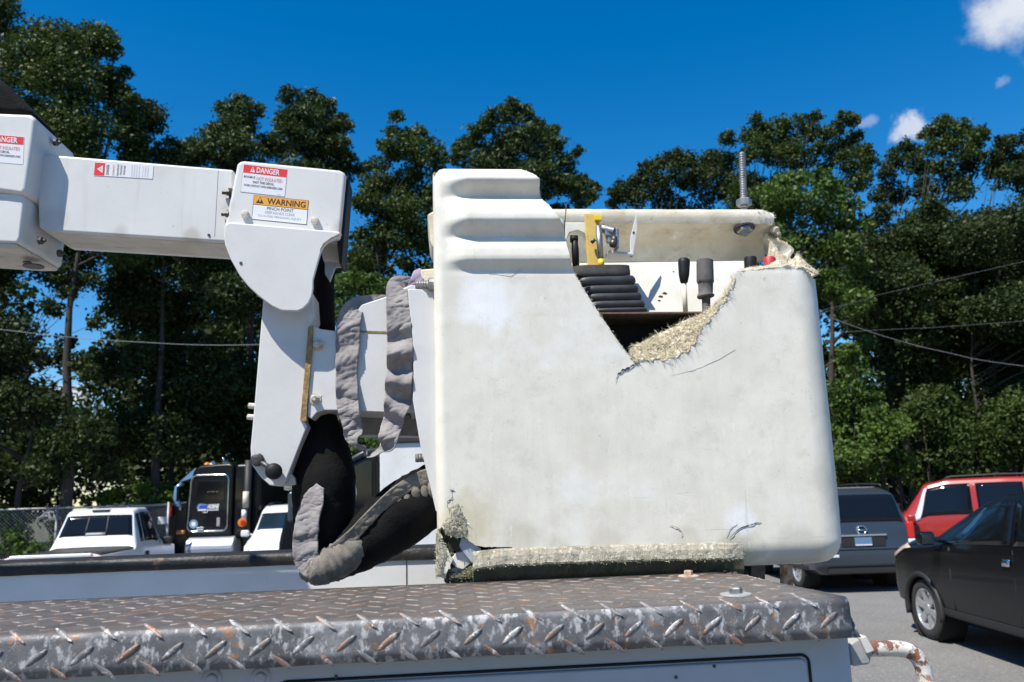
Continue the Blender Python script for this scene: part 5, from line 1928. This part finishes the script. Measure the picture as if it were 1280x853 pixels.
mb = MB(); mb.lathe((.55, 1.0, .78), (-1, 0, 0), [(0, .25), (.03, .30), (1.25, .30), (1.28, .25)], n=24)
mb.build('fuel_tank', material('brushed aluminium', (.50, .53, .60), (.36, .40, .50), 6, rough=.4, metal=.5, stretch=(.3, 1, 4)), lt, smooth=False)
mb = MB(); mb.tube([(-1.05, 1.22, .9), (-1.05, 1.22, 3.0)], .09, n=14); mb.build('exhaust_stack', M['black_trim'], lt, smooth=True)
mb = MB(); mb.tube([(-1.05, 1.33, 1.78), (-1.05, 1.33, 2.20)], .075, n=14); mb.build('heat_shield', M['rim_cream'], lt, smooth=True)
mb = MB(); mb.tube([(-1.02, 1.33, 1.50), (-1.02, 1.33, 1.74)], .065, n=14); mb.build('pale_sleeve', M['decal_white'], lt, smooth=True)
mb = MB(); mb.lathe((-1.0, 1.36, 1.42), (0, 1, 0), [(0, .12), (.05, .11), (.06, .06)], n=16); o = mb.build('marker_disc', M['lamp_amber'], lt)
mb = MB(); mb.lathe((-1.03, 1.42, 1.42), (0, 1, 0), [(0, .07), (.01, .06)], n=12); mb.build('disc_centre', M['tail_red'], o)
lbox('chassis_rail', M['dark_steel'], (-4.5, -.45, .75), (1.9, .45, 1.0), .01)
lbox('front_bumper', M['chrome'], (2.2, -1.15, .38), (2.42, 1.15, .74), .05)
lbox('side_marker', M['tail_red'], (1.10, .86, 1.62), (1.24, .95, 1.92), .02)
lbox('head_lamp', M['lamp_clear'], (1.22, .86, 1.42), (1.44, 1.0, 1.62), .03)
lbox('turn_lamp', M['lamp_amber'], (.62, 1.10, 1.16), (.82, 1.2, 1.26), .02)
for x in (1.55, -2.4, -3.7):
    for s in (1, -1):
        mb = MB(); mb.lathe((x, s * .78, .52), (0, s, 0), [(0, .3), (.02, .48), (.06, .52), (.26, .52), (.29, .46), (.26, .3), (.2, .28)], n=24)
        w = mb.build('wheel', M['tyre'], lt, smooth=True)
        w.modifiers.new('es', 'EDGE_SPLIT').split_angle = R(45)
        mb = MB(); mb.lathe((x, s * .90, .52), (0, s, 0), [(0, .29), (.1, .3), (.08, .1), (.13, .08)], n=18); mb.build('hub', M['rim_alloy'], w)

# another work truck just behind: dark cab door standing by a white service body
g = ground_at(500, 9.6)
hd = (-RV).normalized()
wt = thing('work_truck', 'dark cabbed work truck with white service body, mostly hidden behind the bucket and hose sleeve', 'truck', g, math.atan2(hd.y, hd.x))


def wbox(name, mat, lo, hi, bevel=.02, parent=None):
    mb = MB(); mb.box(lo[0], hi[0], lo[1], hi[1], lo[2], hi[2])
    return mb.build(name, mat, parent or wt, bevel=bevel)


wb_ = wbox('service_body', M['bed_wall'], (-3.2, -1.05, 1.0), (.06, 1.02, 2.52), .02)
wbox('roof_band', M['black_trim'], (-3.21, -1.06, 2.52), (.04, 1.05, 2.60), .004)
wbox('roof_cap', M['bed_wall'], (-3.2, -1.05, 2.602), (.0, 1.03, 2.86), .03)
wbox('grey_box', M['rim_cream'], (-.9, -.6, 2.862), (-.12, .9, 3.12), .02)
wbox('body_window', M['glass_blue'], (-.62, 1.018, 1.92), (-.36, 1.028, 2.10), .004, wb_)
wbox('body_post', M['rim_cream'], (-.72, 1.018, 1.4), (-.64, 1.03, 2.14), .004, wb_)
# the cab: pillar, door, glass, mirror
mb = MB()
cp_ = [(.09, 1.0), (.09, 2.42), (.20, 2.42), (.62, 2.22), (1.0, 1.92), (1.10, 1.8), (1.16, 1.5), (1.18, 1.0)]
for y0, y1 in ((.96, .90), (-.90, -.96)):
    pass
mb.prism([(x, .9, z) for x, z in cp_], [(x, -.9, z) for x, z in cp_])
cabo = mb.build('cab', M['pt_black'], wt, bevel=.04, bseg=3)
mb = MB()
wp = [(.16, 1.86), (.16, 2.34), (.24, 2.34), (.60, 2.16), (.84, 1.96), (.86, 1.86)]
mb.prism([(x, .912, z) for x, z in wp], [(x, .896, z) for x, z in wp])
mb.build('door_window', M['glass'], cabo, bevel=.003)
mb = MB(); mb.tube([(1.0, .91, 1.93), (.62, .91, 2.24), (.22, .91, 2.44), (.10, .91, 2.45)], .028, n=8)
mb.build('window_frame', material('sheeny dark trim', (.04, .05, .05), None, rough=.2), cabo, smooth=True)
mb = MB(); mb.box(.82, 1.06, 1.0, 1.10, 2.05, 2.12); mi = mb.build('mirror', M['chrome'], wt, bevel=.02)
mb = MB(); mb.box(.80, 1.02, 1.0, 1.09, 1.72, 2.04); mb.build('mirror_shell', M['pt_blue'], mi, bevel=.03)
mb = MB(); mb.box(.90, .98, 1.0, 1.05, 2.125, 2.17); mb.build('red_rag', M['decal_pink'], mi, bevel=.015)
mb = MB(); mb.lathe((.48, .918, 2.0), (0, 1, 0), [(0, .16), (.006, .15)], n=18); mb.build('seat_headrest', M['lamp_grey'], cabo)
for x in (-2.4, .5):
    mb = MB(); mb.lathe((x, .75, .42), (0, 1, 0), [(0, .3), (.02, .40), (.22, .42), (.24, .36)], n=22); mb.build('wheel', M['tyre'], wt, smooth=False)
    mb = MB(); mb.lathe((x, -.75, .42), (0, -1, 0), [(0, .3), (.02, .40), (.22, .42), (.24, .36)], n=22); mb.build('wheel', M['tyre'], wt, smooth=False)
wbox('chassis', M['dark_steel'], (-3.0, -.5, .5), (1.1, .5, .99), .01)


# ------------------------------------------------------------------ chain link fence
M['galv'] = material('galvanised wire', (.34, .35, .36), (.24, .25, .26), 10, rough=.5, metal=.4)
fA, fB = ground_at(-140, 18.6), ground_at(206, 20.6)
fd = (fB - fA); fl_ = fd.length; fd.normalize()
fence = thing('chain_link_fence', 'galvanised chain link fence with a top rail behind the white pickup', 'fence', (fA + fB) / 2, 0)
WS.add(fence.name)
FH = 1.93
mb = MB(); mb.tube([fA + Vector((0, 0, FH)), fB + Vector((0, 0, FH))], .024, n=8); mb.build('top_rail', M['galv'], fence, smooth=True)
for t in (.0, .29, .565, .84, 1.0):
    p = fA + fd * fl_ * t
    mb = MB(); mb.tube([p, p + Vector((0, 0, FH + .06))], .03, n=8); mb.build('post', M['galv'], fence, smooth=True)
mb = MB()
stp = .085
nrm = Vector((-fd.y, fd.x, 0))
for k in range(int((fl_ + FH) / stp)):
    for sgn in (1, -1):
        s0 = k * stp
        if sgn == 1:
            a0, a1 = s0 - FH, s0; z0, z1 = 0.05, FH
        else:
            a0, a1 = s0, s0 - FH; z0, z1 = 0.05, FH
        # clip to the run
        def cl(a, z, b, w):
            if a < 0: z = z + (w - z) * (0 - a) / (b - a); a = 0
            if a > fl_: z = z + (w - z) * (fl_ - a) / (b - a); a = fl_
            return a, z
        (c0, w0), (c1, w1) = cl(a0, z0, a1, z1), cl(a1, z1, a0, z0)
        if abs(c0 - c1) < .02:
            continue
        p, q = fA + fd * c0 + Vector((0, 0, w0)), fA + fd * c1 + Vector((0, 0, w1))
        d = (q - p).normalized(); e = d.cross(nrm) * .0022
        f = nrm * .0022
        mb.add([p + e, p - e, p + f, q + e, q - e, q + f], [(0, 1, 4, 3), (1, 2, 5, 4), (2, 0, 3, 5)])
mb.build('wire_mesh', M['galv'], fence, kind='stuff')

# ------------------------------------------------------------------ trees
def leafmat(name, a, b, c, trans=.3):
    return material(name, a, b, .55, rough=.55, trans=trans, spec=.3, layers=((c, 6.0, .52, .66, .55),))


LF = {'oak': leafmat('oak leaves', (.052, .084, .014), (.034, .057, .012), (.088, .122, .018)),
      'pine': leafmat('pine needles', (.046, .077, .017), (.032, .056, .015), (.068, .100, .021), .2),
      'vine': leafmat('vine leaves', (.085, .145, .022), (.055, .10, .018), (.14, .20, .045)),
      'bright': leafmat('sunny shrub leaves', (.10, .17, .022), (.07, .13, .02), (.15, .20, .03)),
      'dark': leafmat('shaded leaves', (.037, .059, .013), (.025, .042, .010), (.057, .084, .014))}  # darker copy of the leaf colours, with shade put into it
M['bark'] = material('grey brown bark', (.06, .05, .04), (.035, .03, .025), 4, rough=.95, bump=.01, bscale=20, stretch=(1, 1, .2))
M['bark_pine'] = material('pine bark', (.09, .06, .045), (.05, .036, .03), 5, rough=.95, bump=.012, bscale=18, stretch=(1, 1, .3))


def foliage(name, lobes, leaf, mat, parent, density=3.0, needle=False, kind=None):
    """lobes: (centre, radius); leaves gather in small clusters inside each lobe"""
    C, Nn = [], []
    for c, r in lobes:
        c = np.array(c)
        nsub = int(9 + r * 5) if not needle else int(14 + r * 9)
        d = RNG.normal(size=(nsub, 3)); d /= np.linalg.norm(d, axis=1)[:, None]
        rad = r * RNG.uniform(.25, 1.0, nsub) ** .6
        sub = c + d * rad[:, None] * np.array([1, 1, .85])
        nl = int(5.2 * density * (r / leaf) ** 2 * 3.1 / nsub) + 3
        sg = r * (.17 if needle else .21)
        for s, dd in zip(sub, d):
            e = RNG.normal(size=(nl, 3)) * sg * np.array([1.15, 1.15, .7]) * RNG.uniform(.6, 1.3)
            q = RNG.normal(size=(nl, 3)); q /= np.linalg.norm(q, axis=1)[:, None]
            q = c + q * (r * .95 * RNG.uniform(0, 1, nl)[:, None] ** .4) * np.array([1, 1, .85])
            pick = RNG.uniform(size=nl)[:, None] < (.32 if needle else .42)
            C.append(np.where(pick, q, s + e))
            nn = RNG.normal(size=(nl, 3)) * (.9 if not needle else 1.0) + dd * .45 + np.array([0, 0, .45])
            Nn.append(nn)
    C = np.concatenate(C); Nn = np.concatenate(Nn)
    Nn /= np.linalg.norm(Nn, axis=1)[:, None] + 1e-9
    n = len(C)
    t = RNG.normal(size=(n, 3)); t -= (t * Nn).sum(1)[:, None] * Nn
    t /= np.linalg.norm(t, axis=1)[:, None] + 1e-9
    b = np.cross(Nn, t)
    L = leaf * RNG.uniform(.6, 1.25, n)[:, None]
    W = L * (.46 if needle else RNG.uniform(.5, .8, n)[:, None])
    if needle:
        L = L * 1.5
    bend = Nn * L * RNG.uniform(-.18, .18, n)[:, None]
    V = np.stack([C - t * L * .5, C + b * W * .5 + bend, C + t * L * .5, C - b * W * .5 + bend], 1).reshape(-1, 3)
    me = bpy.data.meshes.new(name)
    me.vertices.add(4 * n)
    me.vertices.foreach_set('co', V.astype(np.float32).ravel())
    me.loops.add(4 * n)
    me.loops.foreach_set('vertex_index', np.arange(4 * n, dtype=np.int32))
    me.polygons.add(n)
    me.polygons.foreach_set('loop_start', np.arange(0, 4 * n, 4, dtype=np.int32))
    me.update(calc_edges=True)
    me.validate()
    me.materials.append(mat)
    o = link_mesh(name, me, None, parent, fix=False, kind=kind)
    global NLEAF
    NLEAF += n
    return o


NLEAF = 0


def grow(name, label, cat, lobes, D, kind, leafpx=4.2, density=3.0, trunk=True, group=None, spread=1.0, base=None, rt=None, trunk_px=None):
    k = D / FPX
    W = []
    for (px, py, r) in lobes:
        p = PD(px, py, D)
        p += HV * random.uniform(-1, 1) * r * k * 1.3 * spread
        if p.z < .35:
            p.z = .35 + random.random() * .2
        W.append((p, r * k * 1.07))
    cx = sum(p.x for p, r in W) / len(W); cy = sum(p.y for p, r in W) / len(W)
    if trunk_px:
        q = ground_at(trunk_px, D); cx, cy = q.x, q.y
    top = max([p.z for p, r in W if math.hypot(p.x - cx, p.y - cy) < 2.2 * r + .6] or [max(p.z for p, r in W) * .85]) * (.9 if kind == 'pine' else .76)
    root = thing(name, label, cat, (cx, cy, 0), 0, group or ('trees round the parking lot' if trunk else 'shrubs along the lot edge'))
    WS.add(root.name)
    foliage('crown' if trunk else 'foliage', W, leafpx * 1.12 * k, LF[kind], root, density, needle=(kind == 'pine'))
    mb = MB()
    rt = rt or max(.05, .016 * top)
    if trunk:
        low = min(p.z for p, r in W)
        pts, rad = [], []
        for i in range(9):
            t = i / 8
            pts.append(Vector((cx + .25 * noise.noise((t * 2, cx, 0)) * (1 + t * 2), cy + .25 * noise.noise((t * 2, 7, cy)), -.05 + (top + .05) * t)))
            rad.append(rt * (1.25 if i == 0 else 1 - .93 * t))
        mb.tube(pts, rad, n=9)
        for (p, r) in W:
            zz = max(.25 * top, min(p.z - r * .4, top * .93) - random.uniform(.2, .9) * math.hypot(p.x - cx, p.y - cy) * .5)
            i = max(0, min(7, int(zz / top * 8)))
            a = pts[i].lerp(pts[i + 1], max(0, min(1, zz / top * 8 - i)))
            mid = a.lerp(p, .5) + Vector((0, 0, .12 * (p - a).length * random.uniform(-.6, 1)))
            r0 = min(rad[i] * .55, .03 + .03 * r)
            mb.tube([a, mid, p], [r0, r0 * .65, r0 * .2], n=6)
            for _ in range(3):
                d = Vector((random.gauss(0, 1), random.gauss(0, 1), random.gauss(.3, .8))).normalized() * r * .9
                mb.tube([mid.lerp(p, .7), p + d * .5, p + d], [r0 * .4, r0 * .22, r0 * .08], n=4, cap=False)
        mb.build('trunk', M['bark_pine' if kind == 'pine' else 'bark'], root, smooth=True)
    else:
        for (p, r) in W:
            b0 = Vector((p.x + random.uniform(-.2, .2), p.y + random.uniform(-.2, .2), -.02))
            for _ in range(3):
                d = Vector((random.gauss(0, 1), random.gauss(0, 1), random.gauss(.3, .6))).normalized() * r * .7
                mb.tube([b0, b0.lerp(p, .6) + d * .2, p + d], [.022, .015, .005], n=5)
        mb.build('stem_cluster', M['bark'], root, smooth=True)
    return root


def fill(n, x0, x1, y0, y1, r0, r1, avoid=()):
    out = []
    k = 0
    while len(out) < n and k < n * 20:
        k += 1
        x, y, r = random.uniform(x0, x1), random.uniform(y0, y1), random.uniform(r0, r1)
        if any(math.hypot((x - ax) / 1.0, y - ay) < r * .62 + ar for ax, ay, ar in avoid):
            continue
        out.append((x, y, r))
    return out


GAPS = [(95, 385, 16), (110, 400, 14), (62, 392, 9), (118, 430, 8), (94, 492, 15), (75, 468, 8), (140, 340, 6), (60, 470, 6)]
grow('oak_tree', 'dark broadleaf tree whose high crown fills the upper left corner', 'tree',
     [(8, 18, 34), (-15, 55, 45), (22, 48, 16), (-60, 30, 60), (-70, 120, 70), (-110, 60, 60), (-30, 95, 35)] + fill(8, -180, 0, 130, 420, 40, 60), 21, 'oak', trunk_px=-60)
grow('oak_tree', 'tall leafy broadleaf tree standing over the white boom housing', 'tree',
     [(93, 48, 28), (125, 52, 28), (62, 66, 28), (100, 85, 40), (143, 68, 15), (155, 88, 9), (50, 105, 36), (110, 130, 42), (150, 112, 12), (166, 124, 10), (30, 140, 30), (45, 165, 40), (120, 175, 46), (80, 200, 46), (20, 210, 42), (150, 140, 20), (160, 165, 22), (140, 95, 18), (125, 100, 26), (158, 190, 22), (45, 75, 24), (75, 100, 34),
      (60, 260, 46), (130, 240, 40), (20, 300, 42), (150, 300, 36)], 20, 'oak', density=3.2, trunk_px=70, leafpx=4.6)
grow('oak_tree', 'smaller rounded broadleaf crown above the start of the boom tube', 'tree',
     [(186, 148, 22), (200, 160, 20), (172, 172, 24), (205, 185, 22), (184, 205, 26), (165, 225, 26), (205, 225, 22), (185, 270, 30), (215, 300, 28), (175, 330, 30)], 22, 'dark', trunk_px=190)
grow('pine_tree', 'left pine of the pair above the boom tube', 'pine tree',
     [(304, 130, 13), (288, 145, 17), (318, 146, 17), (262, 163, 17), (300, 168, 24), (240, 180, 17), (270, 190, 25), (328, 175, 18), (315, 200, 28), (240, 205, 22), (225, 190, 12), (285, 230, 32), (250, 240, 28), (320, 250, 28), (290, 300, 32), (260, 340, 30), (285, 175, 22), (305, 155, 18), (255, 200, 24), (300, 220, 28), (265, 265, 28)], 27, 'pine', trunk_px=305)
grow('pine_tree', 'right pine of the pair above the elbow decals', 'pine tree',
     [(386, 117, 13), (368, 128, 16), (402, 130, 19), (420, 150, 17), (433, 158, 10), (352, 150, 16), (385, 155, 26), (411, 175, 22), (372, 185, 26), (345, 185, 18), (400, 205, 24), (438, 200, 10), (448, 208, 12), (425, 215, 14), (462, 205, 8), (380, 240, 30), (410, 260, 26), (355, 290, 28), (390, 140, 20), (405, 155, 20), (370, 160, 22), (395, 185, 24), (425, 185, 16), (430, 200, 14)], 27.5, 'pine', trunk_px=388)
grow('oak_tree', 'thin topped tree with bare twigs between the boom elbow and the bucket', 'tree',
     [(491, 142, 8), (499, 146, 9), (488, 160, 11), (506, 165, 14), (523, 165, 13), (540, 178, 14), (478, 180, 8), (500, 188, 20), (527, 196, 22), (552, 196, 11), (475, 203, 13), (545, 215, 14), (512, 215, 18), (480, 225, 16),
      (462, 238, 20), (495, 245, 22), (530, 240, 20), (455, 262, 14), (480, 275, 20), (515, 270, 26), (540, 262, 16), (500, 300, 24), (532, 305, 24), (450, 290, 10), (475, 315, 14), (520, 335, 22), (540, 345, 18), (505, 330, 12), (505, 225, 26), (465, 255, 22), (500, 262, 24), (525, 290, 24), (478, 295, 20), (455, 325, 18), (490, 190, 14), (515, 185, 18), (545, 240, 18), (470, 230, 18)], 25, 'oak', density=2.6, trunk_px=478, rt=.13)
grow('pine_tree', 'big rounded pine rising behind the ribbed top of the bucket', 'pine tree',
     [(641, 136, 12), (655, 143, 14), (628, 148, 15), (612, 156, 16), (585, 175, 14), (598, 168, 14), (668, 155, 14), (640, 170, 25), (680, 158, 12), (692, 165, 10), (612, 190, 24), (578, 190, 12), (660, 185, 24), (690, 185, 18), (575, 205, 14), (635, 205, 26), (600, 215, 22),
      (712, 196, 14), (722, 190, 8), (680, 210, 22), (705, 218, 18), (732, 228, 13), (744, 233, 9), (715, 238, 18), (690, 240, 20), (738, 245, 9), (660, 235, 26), (726, 255, 14), (700, 265, 20), (620, 250, 28)] + fill(8, 560, 720, 270, 420, 24, 34), 29, 'pine', density=3.2, trunk_px=650)
grow('oak_tree', 'long low sloping crown to the right of the big pine', 'tree',
     [(772, 243, 14), (785, 232, 14), (800, 222, 14), (812, 210, 14), (826, 205, 13), (842, 203, 14), (860, 202, 14), (820, 232, 22), (850, 222, 22), (880, 205, 18), (893, 192, 13), (905, 180, 12), (905, 205, 22), (880, 235, 26), (795, 250, 18), (840, 250, 22), (915, 240, 24), (765, 256, 10), (870, 270, 26)] + fill(6, 780, 930, 290, 420, 26, 36), 31, 'dark', density=3.2, leafpx=3.8, trunk_px=850)
grow('oak_tree', 'tall crown just left of the threaded rod', 'tree',
     [(942, 152, 9), (950, 160, 13), (970, 158, 15), (985, 152, 10), (1005, 150, 12), (1018, 148, 9), (935, 172, 13), (960, 178, 20), (990, 172, 18), (1015, 165, 16), (1030, 172, 12), (940, 195, 18), (975, 200, 22), (1005, 195, 20), (950, 222, 22), (985, 225, 22), (925, 205, 12), (1022, 190, 12)] + fill(6, 930, 1020, 240, 420, 24, 34), 28, 'oak', leafpx=4, trunk_px=975)
grow('oak_tree', 'tall narrow crown right of the threaded rod, before the gap of sky', 'tree',
     [(1052, 150, 10), (1066, 152, 10), (1045, 162, 12), (1070, 168, 14), (1050, 180, 18), (1075, 188, 14), (1083, 195, 8), (1058, 205, 20), (1080, 212, 14), (1035, 205, 10), (1068, 232, 18), (1045, 232, 14)] + fill(6, 1030, 1090, 250, 420, 20, 30), 28, 'oak', leafpx=4, trunk_px=1060)
grow('oak_tree', 'low dark crown in the dip under the small cloud', 'tree',
     [(1118, 190, 10), (1130, 184, 11), (1142, 192, 12), (1112, 205, 13), (1135, 208, 18), (1152, 215, 14), (1105, 222, 13), (1125, 235, 20), (1150, 240, 18), (1095, 245, 12)] + fill(6, 1090, 1160, 260, 400, 20, 32), 30, 'dark', leafpx=3.8, trunk_px=1130)
grow('oak_tree', 'high crown to the right of the small cloud', 'tree',
     [(1172, 156, 12), (1185, 153, 10), (1160, 168, 13), (1200, 158, 13), (1215, 160, 9), (1180, 172, 18), (1205, 178, 17), (1222, 182, 10), (1165, 190, 15), (1190, 198, 19), (1215, 205, 16), (1172, 215, 14), (1200, 225, 18), (1225, 172, 9), (1232, 220, 12), (1190, 245, 18)] + fill(7, 1165, 1240, 260, 420, 24, 34), 26, 'oak', leafpx=4.2, trunk_px=1195)
grow('oak_tree', 'dense broadleaf crown at the right edge of the picture', 'tree',
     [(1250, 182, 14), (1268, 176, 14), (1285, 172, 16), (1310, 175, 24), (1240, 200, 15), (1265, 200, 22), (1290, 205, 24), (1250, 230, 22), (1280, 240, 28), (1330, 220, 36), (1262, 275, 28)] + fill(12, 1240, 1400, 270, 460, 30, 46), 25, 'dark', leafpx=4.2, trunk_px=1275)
grow('oak_tree', 'vine draped tree with pale sunny leaf tips behind the threaded rod', 'tree',
     [(955, 238, 15), (975, 228, 15), (998, 222, 14), (1020, 228, 16), (1040, 240, 18), (1055, 258, 16), (970, 255, 24), (1005, 250, 26), (1035, 268, 24), (1062, 282, 16), (985, 285, 30), (1020, 300, 30), (1050, 315, 22), (1080, 285, 10), (960, 310, 30), (1010, 340, 32), (1045, 355, 26), (1075, 330, 12), (1065, 385, 20), (1085, 430, 16)], 22, 'vine', density=2.8, leafpx=5.2, trunk_px=1010)
grow('oak_tree', 'dark layered tree filling the middle of the right hand woods', 'tree',
     fill(26, 1090, 1200, 270, 470, 26, 44) + [(1100, 270, 16), (1150, 265, 18)], 24, 'dark', density=2.6, leafpx=4.6, trunk_px=1150)
grow('oak_tree', 'deep green tree low at the right edge, above the red car', 'tree',
     fill(30, 1190, 1360, 280, 560, 28, 46), 23, 'dark', density=2.6, leafpx=4.6, trunk_px=1255)
grow('vine_shrub', 'sunlit vine tangle beside the right edge of the bucket', 'shrub',
     [(1062, 440, 16), (1075, 465, 20), (1060, 495, 26), (1090, 500, 22), (1052, 530, 26), (1085, 535, 28), (1115, 535, 20), (1060, 570, 30), (1100, 575, 28), (1125, 580, 18), (1040, 590, 26), (1080, 605, 24)], 20.5, 'vine', density=2.9, trunk=False, leafpx=5.6)
grow('vine_shrub', 'darker shrub mass above the roof of the red car', 'shrub',
     fill(16, 1130, 1330, 480, 615, 22, 38), 21.5, 'oak', density=2.6, trunk=False, leafpx=5)
# left hand woods, in shade
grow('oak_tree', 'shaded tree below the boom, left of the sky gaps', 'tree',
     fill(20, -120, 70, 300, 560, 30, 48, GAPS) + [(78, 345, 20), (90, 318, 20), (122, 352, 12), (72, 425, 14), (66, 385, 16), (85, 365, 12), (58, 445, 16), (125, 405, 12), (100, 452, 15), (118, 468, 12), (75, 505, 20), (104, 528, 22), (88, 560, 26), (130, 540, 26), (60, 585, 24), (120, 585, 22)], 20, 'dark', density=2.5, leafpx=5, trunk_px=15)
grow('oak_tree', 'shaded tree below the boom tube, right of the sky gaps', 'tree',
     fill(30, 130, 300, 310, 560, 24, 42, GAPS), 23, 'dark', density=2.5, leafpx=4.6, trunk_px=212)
grow('pine_tree', 'straight trunked tree just left of the knuckle arm', 'pine tree',
     fill(14, 285, 400, 290, 380, 20, 34) + fill(10, 290, 420, 400, 560, 20, 30, [(306, 440, 16)]), 24.5, 'pine', trunk_px=306, rt=.17)
grow('vine_shrub', 'leafy shrub with bright tips seen under the elbow of the boom', 'shrub',
     [(440, 358, 18), (462, 362, 16), (425, 352, 12), (480, 358, 14), (420, 385, 22), (450, 390, 24), (480, 395, 22), (430, 425, 26), (410, 460, 26), (445, 470, 26), (425, 510, 26), (455, 545, 26), (485, 560, 26), (500, 530, 22), (430, 560, 26), (470, 515, 24), (520, 500, 20)], 17, 'vine', density=2.8, trunk=False, leafpx=5.4)
grow('garden_shrub', 'bright yellow green shrub spilling over the fence beside the black lorry', 'shrub',
     [(112, 627, 8), (130, 622, 11), (150, 619, 11), (168, 614, 11), (186, 611, 12), (203, 613, 11), (214, 622, 10), (140, 635, 12), (175, 630, 14), (200, 632, 12)], 22, 'bright', density=3.0, trunk=False, leafpx=4.6)
grow('garden_shrub', 'mid green shrub growing through the fence at the far left', 'shrub',
     [(-10, 655, 20), (14, 650, 16), (30, 668, 18), (5, 680, 22), (60, 660, 10), (45, 684, 16), (-40, 660, 26), (70, 680, 12)], 19.9, 'vine', density=2.6, trunk=False, leafpx=5)
grow('garden_shrub', 'small light green shrub just outside the wing of the black lorry', 'shrub',
     [(95, 650, 9), (80, 660, 10), (110, 655, 8), (100, 672, 12)], 21.6, 'oak', density=2.6, trunk=False, leafpx=5)
# far woods that read as one mass
W = []
for (px, py, r) in fill(150, -420, 1750, 340, 640, 34, 60, GAPS + [(440, 315, 14), (455, 300, 12), (1260, 325, 5)]) + fill(60, -420, 1750, 520, 640, 40, 60) + fill(26, 120, 470, 300, 380, 26, 40, GAPS) + fill(24, 930, 1330, 300, 380, 26, 40):
    D = random.uniform(35, 44)
    p = PD(px, py, D)
    p.z = max(p.z, 1.0)
    W.append((p, r * D / FPX))
for (px, py, r) in fill(70, -420, 1750, 575, 660, 26, 44):
    p = PD(px, py, random.uniform(27, 33)); p.z = max(p.z, .8)
    W.append((p, r * .03))
for (px, py, r) in fill(90, -200, 420, 300, 620, 22, 40, GAPS) + fill(70, 1030, 1400, 280, 620, 24, 40, [(1100, 215, 20)]):
    D = random.uniform(29, 34)
    p = PD(px, py, D); p.z = max(p.z, .8)
    W.append((p, r * D / FPX))
for k in range(130):       # unseen woods added round behind the camera to darken reflections
    a = random.uniform(R(42), R(318))
    D = random.uniform(30, 42)
    d = HV * math.cos(a) + RV * math.sin(a)
    W.append((Vector((d.x * D, d.y * D, random.uniform(.8, 10.5))), random.uniform(1.8, 2.8)))
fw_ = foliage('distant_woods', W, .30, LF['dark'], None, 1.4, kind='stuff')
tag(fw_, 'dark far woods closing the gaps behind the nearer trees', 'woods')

# ------------------------------------------------------------------ overhead lines
M['cable'] = material('weathered cable', (.20, .21, .22), None, rough=.6)
def cable(label, pts, D, r=.011):
    q = catmull([tuple(PD(x, y, D)) for x, y in pts], 8)
    root = None
    mb = MB(); mb.tube([Vector(p) for p in q], r, n=6)
    o = mb.build('overhead_cable', M['cable'], None, smooth=True)
    tag(o, label, 'cable', 'overhead cables')


cable('thin grey cable crossing the dark trees below the boom', [(-900, 260), (-300, 372), (0, 412), (160, 427), (325, 431), (620, 415), (1000, 372)], 16.5, .0065)
cable('lone cable sloping down to the right across the right hand trees', [(640, 250), (900, 345), (1040, 398), (1110, 422), (1180, 440), (1290, 459), (1700, 500)], 18, .0060)
cable('faint level cable among the right hand trees', [(700, 440), (1060, 415), (1190, 408), (1500, 385)], 19.5, .003)
cable('faint rising cable under the vine draped tree', [(700, 470), (1060, 380), (1110, 366), (1400, 300)], 20.5, .003)
open('/tmp/leaf.txt', 'w').write(str(NLEAF))
